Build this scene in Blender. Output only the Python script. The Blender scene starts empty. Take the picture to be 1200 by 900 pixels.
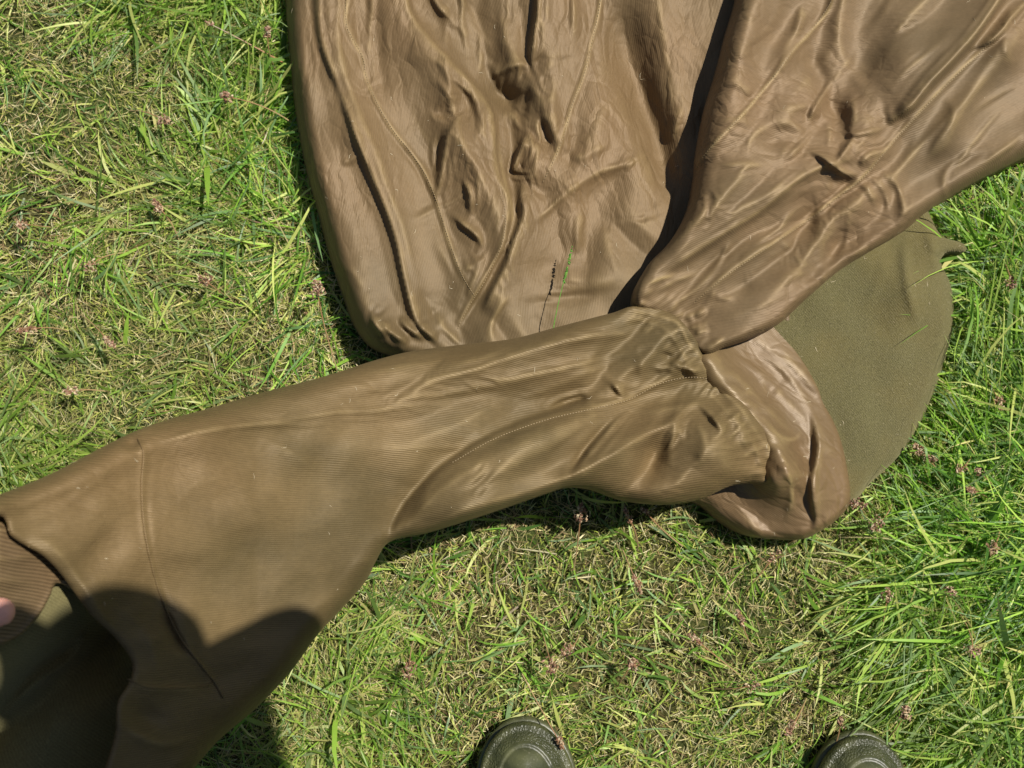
import bpy, math, random
import numpy as np
from mathutils import Vector, Matrix
rng = np.random.default_rng(7)
random.seed(7)

# ------------------------------------------------------------------ camera, world, sun, exposure
S = bpy.context.scene
COL = S.collection
TILT = math.radians(6.0)
FPX = 1300.0                               # focal length in photo pixels (1200 wide)
CAM = Vector((0.0, -1.3 * math.sin(TILT), 1.3 * math.cos(TILT)))
cam = bpy.data.cameras.new('camera')
cam.sensor_width = 36.0
cam.lens = 36.0 * FPX / 1200.0
cam.clip_start = 0.01
cam.clip_end = 500.0
cam.dof.use_dof = True
cam.dof.focus_distance = 1.16
cam.dof.aperture_fstop = 7.0
camo = bpy.data.objects.new('camera', cam)
camo.location = CAM
camo.rotation_euler = (TILT, 0, 0)
COL.objects.link(camo)
S.camera = camo

SUN_ELEV = math.radians(60)
SUN_DIR = Vector((1.0, 0.52, 0.0)).normalized()       # horizontal direction towards the sun
world = bpy.data.worlds.new('World')
S.world = world
world.use_nodes = True
wn = world.node_tree
bg = wn.nodes['Background']
sky = wn.nodes.new('ShaderNodeTexSky')
sky.sky_type = 'NISHITA'
sky.sun_disc = False
sky.sun_elevation = SUN_ELEV
sky.sun_rotation = math.atan2(SUN_DIR.x, SUN_DIR.y)
wn.links.new(sky.outputs[0], bg.inputs['Color'])
bg.inputs['Strength'].default_value = 0.05
sun = bpy.data.lights.new('sun', 'SUN')
sun.energy = 5.0
sun.angle = math.radians(0.55)
sun.color = (1.0, 0.955, 0.88)
suno = bpy.data.objects.new('sun', sun)
sv = Vector((SUN_DIR.x * math.cos(SUN_ELEV), SUN_DIR.y * math.cos(SUN_ELEV), math.sin(SUN_ELEV)))
suno.rotation_euler = sv.to_track_quat('Z', 'Y').to_euler()
suno.location = sv * 6
COL.objects.link(suno)
S.view_settings.view_transform = 'Standard'
S.view_settings.look = 'None'
S.view_settings.exposure = 0.45
S.view_settings.gamma = 1.0
S.cycles.max_bounces = 6
S.cycles.diffuse_bounces = 3
S.cycles.transparent_max_bounces = 4

# ------------------------------------------------------------------ helpers
def tag(o, label=None, cat=None, group=None, kind=None):
    if label: o['label'] = label
    if cat: o['category'] = cat
    if group: o['group'] = group
    if kind: o['kind'] = kind
    return o

def empty(name, loc=(0, 0, 0), **kw):
    o = bpy.data.objects.new(name, None)
    o.empty_display_size = 0.05
    o.location = loc
    COL.objects.link(o)
    return tag(o, **kw)

def mesh_obj(name, V, F, mat, parent=None, smooth=True, attrs=None, uv=None):
    """V (n,3) array, F list of index tuples or (m,3)/(m,4) array"""
    me = bpy.data.meshes.new(name)
    V = np.asarray(V, dtype=np.float32)
    if isinstance(F, np.ndarray) and F.ndim == 2:
        m, k = F.shape
        me.vertices.add(len(V)); me.vertices.foreach_set('co', V.ravel())
        me.loops.add(m * k); me.loops.foreach_set('vertex_index', F.astype(np.int32).ravel())
        me.polygons.add(m)
        me.polygons.foreach_set('loop_start', np.arange(0, m * k, k, dtype=np.int32))
        me.update(calc_edges=True)
    else:
        me.from_pydata([tuple(v) for v in V], [], [tuple(f) for f in F])
    if smooth:
        me.polygons.foreach_set('use_smooth', np.ones(len(me.polygons), dtype=bool))
    if attrs:
        for an, (typ, arr) in attrs.items():
            a = me.attributes.new(an, typ, 'POINT')
            arr = np.asarray(arr, dtype=np.float32)
            a.data.foreach_set('value' if typ == 'FLOAT' else ('color' if 'COLOR' in typ else 'vector'), arr.ravel())
    me.materials.append(mat)
    me.update()
    o = bpy.data.objects.new(name, me)
    COL.objects.link(o)
    if parent is not None:
        o.parent = parent
        o.matrix_parent_inverse = Matrix.Translation(parent.location).inverted() if parent.parent is None else Matrix.Identity(4)
        if parent.parent is not None and parent.type != 'EMPTY':
            o.matrix_parent_inverse = Matrix.Identity(4)
    return o

cT, sT = math.cos(TILT), math.sin(TILT)
def unproj(px, py, z):
    """point at height z (m) seen at photo pixel px,py from the place the photograph was taken"""
    px = np.asarray(px, float); py = np.asarray(py, float); z = np.asarray(z, float)
    u = (px - 600) / FPX; v = -(py - 450) / FPX
    dx = u; dy = sT + v * cT; dz = -cT + v * sT
    t = (z - CAM.z) / dz
    return np.stack([CAM.x + dx * t, CAM.y + dy * t, z + 0 * t], -1)
def P(px, py, z=0.0):
    return Vector(unproj(px, py, z).tolist())

def hash2(ix, iy, seed):
    n = (ix * 374761393 + iy * 668265263 + seed * 974634777) & 0x7fffffff
    n = ((n ^ (n >> 13)) * 1274126177) & 0x7fffffff
    n = n ^ (n >> 16)
    return (n & 0xffff) / 65535.0
def vnoise(x, y, seed=0):
    x = np.asarray(x, float); y = np.asarray(y, float)
    ix = np.floor(x).astype(np.int64); iy = np.floor(y).astype(np.int64)
    fx = x - ix; fy = y - iy
    fx = fx * fx * fx * (fx * (fx * 6 - 15) + 10); fy = fy * fy * fy * (fy * (fy * 6 - 15) + 10)
    a = hash2(ix, iy, seed); b = hash2(ix + 1, iy, seed); c = hash2(ix, iy + 1, seed); d = hash2(ix + 1, iy + 1, seed)
    return (a + (b - a) * fx) * (1 - fy) + (c + (d - c) * fx) * fy
def fbm(x, y, seed=0, octs=4):
    s = 0; a = 1; t = 0
    for k in range(octs):
        s = s + a * (vnoise(x, y, seed + k * 17) - 0.5); t += a; a *= 0.5; x = x * 2.03 + 5.1; y = y * 2.03 + 1.7
    return s / t * 2

def crom(pts, step=5.0, closed=False):
    """Catmull-Rom through pts (rows may carry extra columns)"""
    pts = np.asarray(pts, float); n = len(pts)
    if n < 3 and not closed:
        k = max(2, int(np.hypot(*(pts[1, :2] - pts[0, :2])) / step))
        t = np.linspace(0, 1, k + 1)[:, None]
        return pts[0] * (1 - t) + pts[1] * t
    out = []
    m = n if closed else n - 1
    for i in range(m):
        p1, p2 = pts[i], pts[(i + 1) % n]
        p0 = pts[(i - 1) % n] if (closed or i > 0) else 2 * p1 - p2
        p3 = pts[(i + 2) % n] if (closed or i < n - 2) else 2 * p2 - p1
        k = max(1, int(np.hypot(*(p2[:2] - p1[:2])) / step))
        Ls = np.hypot(*(p2[:2] - p1[:2]))
        ta = (p2 - p0) / (np.hypot(*(p2[:2] - p0[:2])) + 1e-9) * Ls; tb = (p3 - p1) / (np.hypot(*(p3[:2] - p1[:2])) + 1e-9) * Ls
        for t in np.arange(k) / k:
            q = p1 * (2 * t ** 3 - 3 * t * t + 1) + ta * (t ** 3 - 2 * t * t + t) + p2 * (3 * t * t - 2 * t ** 3) + tb * (t ** 3 - t * t)
            q[2:] = p1[2:] * (1 - t) + p2[2:] * t
            out.append(q)
    if not closed: out.append(pts[-1])
    return np.array(out)

def nearest(poly, X, Y, closed=False):
    """distance, signed side, param 0..1 and nearest index/frac to polyline for flat X,Y"""
    n = len(poly)
    best = np.full(X.shape, 1e18); side = np.zeros(X.shape); par = np.zeros(X.shape); idx = np.zeros(X.shape, int); fr = np.zeros(X.shape)
    m = n if closed else n - 1
    seg = np.hypot(*(np.roll(poly[:, :2], -1, 0) - poly[:, :2]).T)[:m]
    cum = np.concatenate([[0], np.cumsum(seg)])
    for i in range(m):
        ax, ay = poly[i, :2]; bx, by = poly[(i + 1) % n, :2]
        dx, dy = bx - ax, by - ay; L2 = dx * dx + dy * dy + 1e-9
        t = np.clip(((X - ax) * dx + (Y - ay) * dy) / L2, 0, 1)
        ex = X - ax - t * dx; ey = Y - ay - t * dy
        d = ex * ex + ey * ey
        w = d < best
        best = np.where(w, d, best)
        side = np.where(w, (dx * ey - dy * ex), side)
        par = np.where(w, (cum[i] + t * seg[i]) / cum[-1], par)
        idx = np.where(w, i, idx); fr = np.where(w, t, fr)
    return np.sqrt(best), side, par, idx, fr

def inside(poly, X, Y):
    c = np.zeros(X.shape, bool); n = len(poly)
    for i in range(n):
        ax, ay = poly[i, :2]; bx, by = poly[(i + 1) % n, :2]
        if ay == by: continue
        w = ((ay > Y) != (by > Y)) & (X < (bx - ax) * (Y - ay) / (by - ay) + ax)
        c ^= w
    return c

def blur(Z, s):
    if s <= 0: return Z
    r = int(3 * s) + 1
    k = np.exp(-0.5 * (np.arange(-r, r + 1) / s) ** 2); k /= k.sum()
    Zp = np.pad(Z, ((r, r), (0, 0)), 'edge')
    Z = sum(k[i] * Zp[i:i + Z.shape[0]] for i in range(2 * r + 1))
    Zp = np.pad(Z, ((0, 0), (r, r)), 'edge')
    return sum(k[i] * Zp[:, i:i + Z.shape[1]] for i in range(2 * r + 1))

def relax(X, Y, H, comp, ang, seed=1, levels=((6, 400, .10, .002), (3, 200, .06, .001), (1, 90, .03, .0005)), nz=4.0):
    """let a sheet with spare cloth settle: distances along the sheet are kept (plus the spare), bending is soft.
    comp(x,y) = spare length across the fold direction ang (degrees, image sense)"""
    def run(X, Y, H0, XY, Z, iters, kz, kb):
        mom = .9 if iters > 400 else .8
        Pn = np.stack([XY[0], XY[1], Z], -1).astype(np.float32)
        c = comp(X, Y); a = np.radians(ang(X, Y) if callable(ang) else ang); nx_, ny_ = -np.sin(a) + 0 * X, np.cos(a) + 0 * X
        R = np.stack([X, Y, H0], -1).astype(np.float32)
        offs = [(0, 1), (1, 0), (1, 1), (1, -1)]
        sl = []
        for dj, di in offs:
            if di >= 0: A_ = (slice(0, X.shape[0] - dj), slice(0, X.shape[1] - di)); B_ = (slice(dj, None), slice(di, None))
            else: A_ = (slice(0, X.shape[0] - dj), slice(-di, None)); B_ = (slice(dj, None), slice(0, X.shape[1] + di))
            d = R[B_] - R[A_]; L0 = np.sqrt((d ** 2).sum(-1))
            e = (d[..., 0] * nx_[A_] + d[..., 1] * ny_[A_]) ** 2 / (d[..., 0] ** 2 + d[..., 1] ** 2)
            sl.append((A_, B_, (L0 * (1 + c[A_] * e)).astype(np.float32)))
        Pp = Pn.copy(); H32 = H0.astype(np.float32); XY0 = np.stack([X, Y], -1).astype(np.float32)
        for it in range(iters):
            vel = (Pn - Pp) * mom; Pp = Pn.copy(); Pn = Pn + vel
            acc = np.zeros_like(Pn)
            for A_, B_, L0 in sl:
                d = Pn[B_] - Pn[A_]; l = np.sqrt((d ** 2).sum(-1)) + 1e-6
                cr = d * ((l - L0) / l * .5)[..., None]
                acc[A_] += cr; acc[B_] -= cr
            Pn += acc * .26
            bx = Pn[:, 2:] + Pn[:, :-2] - 2 * Pn[:, 1:-1]; Pn[:, 1:-1] += bx * kb * .5; Pn[:, 2:] -= bx * kb * .25; Pn[:, :-2] -= bx * kb * .25
            by = Pn[2:] + Pn[:-2] - 2 * Pn[1:-1]; Pn[1:-1] += by * kb * .5; Pn[2:] -= by * kb * .25; Pn[:-2] -= by * kb * .25
            Pn[..., 2] += kz * (H32 - Pn[..., 2]); Pn[..., :2] += .01 * (XY0 - Pn[..., :2])
            Pn[0] = R[0]; Pn[-1] = R[-1]; Pn[:, 0] = R[:, 0]; Pn[:, -1] = R[:, -1]
        return Pn
    D = None; kp = None
    for k, n_, kb_, kz_ in levels:
        Xc, Yc = X[::k, ::k], Y[::k, ::k]; Hc = (blur(H, k * .45) if k > 1 else H)[::k, ::k]
        if D is None:
            Df = np.zeros(Xc.shape + (3,)); Df[..., 2] = nz * fbm(Xc / 60, Yc / 60, seed + 900, 3)
        else:
            jj = np.clip(np.arange(Xc.shape[0]) * k / kp, 0, D.shape[0] - 1.001); ii = np.clip(np.arange(Xc.shape[1]) * k / kp, 0, D.shape[1] - 1.001)
            j0 = jj.astype(int); i0 = ii.astype(int); fj = (jj - j0)[:, None, None]; fi = (ii - i0)[None, :, None]
            Df = (D[j0][:, i0] * (1 - fi) + D[j0][:, i0 + 1] * fi) * (1 - fj) + (D[j0 + 1][:, i0] * (1 - fi) + D[j0 + 1][:, i0 + 1] * fi) * fj
        Pc = run(Xc, Yc, Hc, (Xc + Df[..., 0], Yc + Df[..., 1]), Hc + Df[..., 2], n_, kz_, kb_)
        D = Pc - np.stack([Xc, Yc, Hc], -1); kp = k
    return Pc.astype(float)

LAYERS = {}
class Layer:
    """one panel of cloth, laid out as a height sheet with its own outline"""
    def __init__(s, name, outline, base, step=2.2, noise=1.0, grain=(1, 0), sig=0.8, seed=1):
        s.out = crom([(p + (30, 20))[:4] if len(p) == 2 else p for p in outline], 6, closed=True)
        s.step = step
        x0, y0 = s.out[:, 0].min() - 3 * step, s.out[:, 1].min() - 3 * step
        x1, y1 = s.out[:, 0].max() + 3 * step, s.out[:, 1].max() + 3 * step
        s.x0, s.y0 = x0, y0
        s.X, s.Y = np.meshgrid(np.arange(x0, x1, step), np.arange(y0, y1, step))
        s.name = name
        s.H = base(s.X, s.Y).astype(float)
        s.W = np.zeros_like(s.H)
        s.sig = sig
        # fine crumple, stretched along the grain
        gx, gy = grain
        a = (s.X * gx + s.Y * gy); b = (-s.X * gy + s.Y * gx)
        wx = 26 * fbm(s.X / 90, s.Y / 90, seed + 3, 2); wy = 26 * fbm(s.X / 90, s.Y / 90, seed + 9, 2)
        s.H += noise * (3.0 * fbm((a + wx) / 150, (b + wy) / 44, seed, 1) + 3.5 * fbm(s.X / 85, s.Y / 85, seed + 5, 2) + 3.2 * fbm((a + wx) / 78, (b + wy) / 34, seed + 15, 1))
    def fold(s, pts, a, w1, w2=None, p=1.6, ends=.38, wear=0.0):
        """crease crest; w1 = reach on the right when walking down / above when walking right, w2 = other side"""
        if w2 is None: w2 = w1
        pl = crom(pts, 6)
        m = 4 * max(w1, w2) * .75
        i0 = max(0, int((pl[:, 0].min() - m - s.x0) / s.step)); i1 = int((pl[:, 0].max() + m - s.x0) / s.step) + 1
        j0 = max(0, int((pl[:, 1].min() - m - s.y0) / s.step)); j1 = int((pl[:, 1].max() + m - s.y0) / s.step) + 1
        X = s.X[j0:j1, i0:i1]; Y = s.Y[j0:j1, i0:i1]
        if X.size == 0: return s
        d, sd, t, _, _ = nearest(pl, X, Y)
        tp = np.clip(np.minimum(t, 1 - t) / ends, 0, 1); tp = tp * tp * (3 - 2 * tp)
        w = np.where(sd < 0, w1, w2)
        big = w > 6
        w = w * np.where(big, 1.15, 1.0) * (.45 + .55 * tp)
        pp = np.where(big, 1.15, 1.5)
        if min(w1, w2) <= 4 and abs(a) > 6: a = a * 1.45
        s.H[j0:j1, i0:i1] += a * tp * np.exp(-(d / w) ** pp)
        if wear:
            s.W[j0:j1, i0:i1] = np.maximum(s.W[j0:j1, i0:i1], wear * tp * np.exp(-(d / 1.9) ** 2) * np.clip(.2 + 1.1 * vnoise(X / 11, Y / 11, 5), 0, 1))
        return s
    def settle(s, comp, ang, seed=1, levels=((6, 1500, .05, .0004), (3, 500, .02, .0003), (1, 120, .008, .0002)), nz=13, step_ref=1.9):
        P_ = relax(s.X, s.Y, s.H, comp, ang, seed, levels=levels, nz=nz)
        Hs = blur(P_[..., 2], 2.2); dv = P_[..., 2] - Hs; lim = 5
        s.H = Hs + np.clip(dv, -lim, lim); s.DX = P_[..., 0] - s.X; s.DY = P_[..., 1] - s.Y
        return s
    def facets(s, n, cx, cy, rx, ry, ang, spread, R, slope, seed=0, soft=(1.2, 4)):
        '''straight soft creases with flat cloth either side, each dying out with distance'''
        r = random.Random(seed)
        for _ in range(n):
            x = cx + r.gauss(0, .55) * rx; y = cy + r.gauss(0, .55) * ry
            a = math.radians(ang + r.gauss(0, spread)); Rr = r.uniform(*R); e = r.uniform(*soft)
            m = 2.2 * Rr * 1.5
            i0 = max(0, int((x - m - s.x0) / s.step)); i1 = int((x + m - s.x0) / s.step) + 1
            j0 = max(0, int((y - m - s.y0) / s.step)); j1 = int((y + m - s.y0) / s.step) + 1
            X = s.X[j0:j1, i0:i1] - x; Y = s.Y[j0:j1, i0:i1] - y
            if X.size == 0: continue
            al = X * math.cos(a) + Y * math.sin(a); d = -X * math.sin(a) + Y * math.cos(a)
            d = d + al * al * r.gauss(0, .25) / Rr
            side = r.choice([.35, 1, 1.6])
            dd = np.where(d > 0, d, -d * side)
            h = -np.sqrt(dd * dd + e * e) * r.uniform(*slope) * r.choice([1, 1, -.8])
            s.H[j0:j1, i0:i1] += (h + .5 * Rr * r.uniform(*slope) * 0) * np.exp(-(al / (Rr * 1.3)) ** 2 - (d / (Rr * .6)) ** 2)
        return s
    def crinkle(s, n, cx, cy, rx, ry, ang, spread, ln, amp, seed=0, wear=.12):
        '''short creases strewn over a region, running roughly at ang degrees (image sense)'''
        r = random.Random(seed)
        for _ in range(n):
            x = cx + r.gauss(0, .5) * rx; y = cy + r.gauss(0, .5) * ry
            a = math.radians(ang + r.gauss(0, spread)); l = r.uniform(*ln); k = r.gauss(0, .45)
            pts = []
            for q in (-.5, -.17, .17, .5):
                b = a + k * q
                pts.append((x + math.cos(b) * l * q, y + math.sin(b) * l * q))
            w = r.uniform(4, 13)
            s.fold(pts, r.uniform(*amp) * r.choice([1, 1, -.7]), w, r.uniform(2.2, .8 * w + 2), ends=.5, wear=wear if r.random() < .4 else 0)
        return s
    def bump(s, x, y, rx, ry, a, ang=0):
        c, q = math.cos(math.radians(ang)), math.sin(math.radians(ang))
        u = ((s.X - x) * c + (s.Y - y) * q) / rx; v = (-(s.X - x) * q + (s.Y - y) * c) / ry
        s.H += a * np.exp(-(u * u + v * v)); return s
    def build(s, mat, parent, skirt=0.004, under=None, ang=0.0, wearall=0.0, name=None):
        s.H = blur(s.H, s.sig)
        X, Y = s.X, s.Y; o = s.out
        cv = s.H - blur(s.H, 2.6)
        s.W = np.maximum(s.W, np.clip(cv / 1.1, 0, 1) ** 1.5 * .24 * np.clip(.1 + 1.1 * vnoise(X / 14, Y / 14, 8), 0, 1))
        ins = inside(o, X, Y)
        d, _, _, idx, fr = nearest(o, X, Y, closed=True)
        nx = (idx + 1) % len(o)
        h = o[idx, 2] * (1 - fr) + o[nx, 2] * fr
        R = o[idx, 3] * (1 - fr) + o[nx, 3] * fr
        q = np.clip(d / np.maximum(R, 1), 0, 1)
        drop = h * (np.sqrt(np.clip(1 - (1 - q) ** 2, 0, 1)) - 1)
        Z = s.H + np.where(ins, drop, -h)
        s.Z = Z
        cell = ins[:-1, :-1] | ins[1:, :-1] | ins[:-1, 1:] | ins[1:, 1:]
        # snap outside corners onto the outline
        nxp = o[idx, :2] * (1 - fr)[..., None] + o[nx, :2] * fr[..., None]
        if hasattr(s, 'DX'):
            k_ = np.clip((d - 2) / 12, 0, 1)
            X = X + s.DX * k_; Y = Y + s.DY * k_
        PX = np.where(ins, X, nxp[..., 0]); PY = np.where(ins, Y, nxp[..., 1])
        used = np.zeros(X.shape, bool)
        used[:-1, :-1] |= cell; used[1:, :-1] |= cell; used[:-1, 1:] |= cell; used[1:, 1:] |= cell
        ids = -np.ones(X.shape, int); ids[used] = np.arange(used.sum())
        jj, ii = np.nonzero(cell)
        F = np.stack([ids[jj + 1, ii], ids[jj + 1, ii + 1], ids[jj, ii + 1], ids[jj, ii]], -1)
        V = unproj(PX[used], PY[used], Z[used] / 1000)
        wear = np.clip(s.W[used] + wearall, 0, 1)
        if s.W.max() > 0 or True:
            # cloth rubbed pale where it is creased sharply
            pass
        nV = len(V)
        if under is not None:
            # lower sheet of the tube
            bz = (s.H - h_edge(under, X, Y, d, s.H)) [used]
            Vb = unproj(PX[used], PY[used], 0 * bz)
            d_u = d[used]; ins_u = ins[used]; hh = h[used]
            zt = Z[used] - 2 - under(X[used], Y[used]) * (1 - np.exp(-d_u / 25.0))
            openm = hh < 8
            zt = np.where(~ins_u & ~openm, Z[used], zt)
            # keep the world xy of the upper sheet
            Vb = V.copy(); Vb[:, 2] = np.maximum(zt / 1000, 0.012)
            Vb[:, 2] = np.minimum(Vb[:, 2], V[:, 2] - np.where(ins_u | openm, 0.0015, 0))
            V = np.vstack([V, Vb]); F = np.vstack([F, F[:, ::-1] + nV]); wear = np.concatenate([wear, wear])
        elif skirt is not None:
            # boundary walls down to the ground
            e = np.concatenate([F[:, [0, 1]], F[:, [1, 2]], F[:, [2, 3]], F[:, [3, 0]]])
            key = np.minimum(e[:, 0], e[:, 1]) * 10 ** 7 + np.maximum(e[:, 0], e[:, 1])
            u, inv, cnt = np.unique(key, return_inverse=True, return_counts=True)
            be = e[cnt[inv] == 1]
            vs, iv = np.unique(be, return_inverse=True); iv = iv.reshape(be.shape)
            c = V[:, :2].mean(0)
            low = V[vs].copy()
            low[:, 2] = np.minimum(skirt, low[:, 2])
            V = np.vstack([V, low]); wear = np.concatenate([wear, wear[vs]])
            F = np.vstack([F, np.stack([be[:, 1], be[:, 0], iv[:, 0] + nV, iv[:, 1] + nV], -1)])
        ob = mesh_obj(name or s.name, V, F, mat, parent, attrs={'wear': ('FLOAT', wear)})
        ob.data['twill'] = ang
        LAYERS[s.name] = s
        return ob
    def z(s, x, y):
        fx = (np.asarray(x, float) - s.x0) / s.step; fy = (np.asarray(y, float) - s.y0) / s.step
        i = np.clip(fx.astype(int), 0, s.X.shape[1] - 2); j = np.clip(fy.astype(int), 0, s.X.shape[0] - 2)
        a = np.clip(fx - i, 0, 1); b = np.clip(fy - j, 0, 1)
        Z = s.Z
        return (Z[j, i] * (1 - a) + Z[j, i + 1] * a) * (1 - b) + (Z[j + 1, i] * (1 - a) + Z[j + 1, i + 1] * a) * b
def h_edge(u, X, Y, d, H): return 0 * H

# ------------------------------------------------------------------ materials
def new_mat(name):
    m = bpy.data.materials.new(name); m.use_nodes = True
    nt = m.node_tree
    for n in list(nt.nodes): nt.nodes.remove(n)
    out = nt.nodes.new('ShaderNodeOutputMaterial')
    return m, nt, out
def N(nt, typ, **kw):
    n = nt.nodes.new(typ)
    for k, v in kw.items():
        if k in ('operation', 'blend_type', 'data_type', 'attribute_name', 'noise_dimensions', 'wave_type', 'bands_direction', 'wave_profile', 'feature', 'distance'):
            setattr(n, k, v)
        else:
            n.inputs[k.replace('_', ' ')].default_value = v
    return n
def L(nt, a, b): nt.links.new(a, b)
def mixc(nt, fac, a, b, mode='MIX'):
    m = nt.nodes.new('ShaderNodeMix'); m.data_type = 'RGBA'; m.blend_type = mode
    if hasattr(fac, 'links'): L(nt, fac, m.inputs[0])
    else: m.inputs[0].default_value = fac
    for v, k in ((a, 6), (b, 7)):
        if hasattr(v, 'links'): L(nt, v, m.inputs[k])
        else: m.inputs[k].default_value = (*v, 1)
    return m.outputs[2]
def ramp(nt, src, stops):
    r = nt.nodes.new('ShaderNodeValToRGB')
    e = r.color_ramp.elements
    while len(e) < len(stops): e.new(0.5)
    for k, (p, c) in enumerate(stops):
        e[k].position = p; e[k].color = (*c, 1) if len(c) == 3 else c
    L(nt, src, r.inputs[0]); return r.outputs[0]

def twill_mat(name, base, worn, angle, pitch=0.0017, rough=0.42, bump=0.35, contrast=.22, sheen=.06, spec=.42, metal=.14, blotch=.5, crease=.5):
    m, nt, out = new_mat(name)
    tc = nt.nodes.new('ShaderNodeTexCoord')
    mp = nt.nodes.new('ShaderNodeMapping'); mp.inputs['Rotation'].default_value = (0, 0, math.radians(angle))
    L(nt, tc.outputs['Object'], mp.inputs['Vector'])
    # threads drift a little with the cloth
    n1 = N(nt, 'ShaderNodeTexNoise', Scale=7.0, Detail=2.0)
    L(nt, tc.outputs['Object'], n1.inputs['Vector'])
    add = nt.nodes.new('ShaderNodeVectorMath'); add.operation = 'MULTIPLY_ADD'
    L(nt, n1.outputs['Color'], add.inputs[0]); add.inputs[1].default_value = (.022, .022, 0); L(nt, mp.outputs[0], add.inputs[2])
    wv = N(nt, 'ShaderNodeTexWave', wave_type='BANDS', bands_direction='Y', Scale=2 * math.pi / pitch / 20.0 , Distortion=0.0)
    L(nt, add.outputs[0], wv.inputs['Vector'])
    # weft slubs along the rib
    mp2 = nt.nodes.new('ShaderNodeMapping'); mp2.inputs['Scale'].default_value = (180, 900, 1)
    L(nt, add.outputs[0], mp2.inputs['Vector'])
    slub = N(nt, 'ShaderNodeTexNoise', Scale=1.0, Detail=2.0); L(nt, mp2.outputs[0], slub.inputs['Vector'])
    big = N(nt, 'ShaderNodeTexNoise', Scale=9.0, Detail=5.0, Roughness=.6); mpb = nt.nodes.new('ShaderNodeMapping'); mpb.inputs['Scale'].default_value = (.5, 1.4, 1); L(nt, mp.outputs[0], mpb.inputs['Vector']); L(nt, mpb.outputs[0], big.inputs['Vector'])
    bigr = ramp(nt, big.outputs[0], [(.36, (0, 0, 0)), (.66, (1, 1, 1))])
    big2 = N(nt, 'ShaderNodeTexNoise', Scale=3.1, Detail=3.0); L(nt, tc.outputs['Object'], big2.inputs['Vector'])
    b2 = ramp(nt, big2.outputs[0], [(.42, (0, 0, 0)), (.7, (1, 1, 1))])
    dark = tuple(c * f for c, f in zip(base, (.62, .64, .62)))
    c1 = mixc(nt, bigr, dark, base)
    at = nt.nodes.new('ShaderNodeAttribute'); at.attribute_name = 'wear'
    c1 = mixc(nt, blotch, base, c1)
    pk = tuple(c * f for c, f in zip(base, (1.08, .99, .98)))
    c1 = mixc(nt, b2, c1, pk)
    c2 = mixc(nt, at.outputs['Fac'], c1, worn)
    rib = ramp(nt, wv.outputs['Fac'], [(0.0, (1 - contrast,) * 3), (.6, (1, 1, 1)), (1, (1 + 0 * contrast,) * 3)])
    c3 = mixc(nt, 1.0, c2, rib, 'MULTIPLY')
    sl = ramp(nt, slub.outputs[0], [(.3, (.86,) * 3), (.7, (1.0,) * 3)])
    c4 = mixc(nt, 1.0, c3, sl, 'MULTIPLY')
    bs = nt.nodes.new('ShaderNodeBsdfPrincipled')
    L(nt, c4, bs.inputs['Base Color'])
    rr = nt.nodes.new('ShaderNodeMapRange'); rr.inputs[3].default_value = rough - .06; rr.inputs[4].default_value = rough + .1
    L(nt, big.outputs[0], rr.inputs[0]); L(nt, rr.outputs[0], bs.inputs['Roughness'])
    bs.inputs['Specular IOR Level'].default_value = spec
    bs.inputs['Metallic'].default_value = metal
    bs.inputs['Sheen Weight'].default_value = sheen
    bs.inputs['Sheen Roughness'].default_value = .4
    bs.inputs['Sheen Tint'].default_value = (*worn, 1)
    # relief: rib plus small crumples
    cr = N(nt, 'ShaderNodeTexNoise', Scale=55.0, Detail=3.0); L(nt, tc.outputs['Object'], cr.inputs['Vector'])
    b1 = nt.nodes.new('ShaderNodeBump'); b1.inputs['Strength'].default_value = bump; b1.inputs['Distance'].default_value = .0006
    L(nt, wv.outputs['Fac'], b1.inputs['Height'])
    b0 = nt.nodes.new('ShaderNodeBump'); b0.inputs['Strength'].default_value = .3; b0.inputs['Distance'].default_value = .003
    # network of fine set-in creases
    mpc = nt.nodes.new('ShaderNodeMapping'); mpc.inputs['Scale'].default_value = (.55, 1.35, 1); L(nt, mp.outputs[0], mpc.inputs['Vector'])
    wn_ = N(nt, 'ShaderNodeTexNoise', Scale=16.0, Detail=3.0); L(nt, tc.outputs['Object'], wn_.inputs['Vector'])
    wa = nt.nodes.new('ShaderNodeVectorMath'); wa.operation = 'MULTIPLY_ADD'; L(nt, wn_.outputs['Color'], wa.inputs[0]); wa.inputs[1].default_value = (.05, .05, 0); L(nt, mpc.outputs[0], wa.inputs[2])
    hs = []
    for sc_, wd_ in ((24.0, .16), (58.0, .22)):
        vo = N(nt, 'ShaderNodeTexVoronoi', feature='DISTANCE_TO_EDGE', Scale=sc_); L(nt, wa.outputs[0], vo.inputs['Vector'])
        mr = nt.nodes.new('ShaderNodeMapRange'); mr.inputs[2].default_value = wd_; L(nt, vo.outputs['Distance'], mr.inputs[0]); hs.append(mr.outputs[0])
    hm = N(nt, 'ShaderNodeMath', operation='MULTIPLY_ADD'); L(nt, hs[1], hm.inputs[0]); hm.inputs[1].default_value = .45; L(nt, hs[0], hm.inputs[2])
    hq = N(nt, 'ShaderNodeMath', operation='MULTIPLY'); L(nt, hm.outputs[0], hq.inputs[0]); L(nt, b2, hq.inputs[1])
    bc = nt.nodes.new('ShaderNodeBump'); bc.inputs['Strength'].default_value = crease; bc.inputs['Distance'].default_value = .0022
    L(nt, hq.outputs[0], bc.inputs['Height']); L(nt, bc.outputs[0], b0.inputs['Normal'])
    L(nt, cr.outputs[0], b0.inputs['Height']); L(nt, b0.outputs[0], b1.inputs['Normal'])
    L(nt, b1.outputs[0], bs.inputs['Normal'])
    L(nt, bs.outputs[0], out.inputs[0])
    return m

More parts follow.
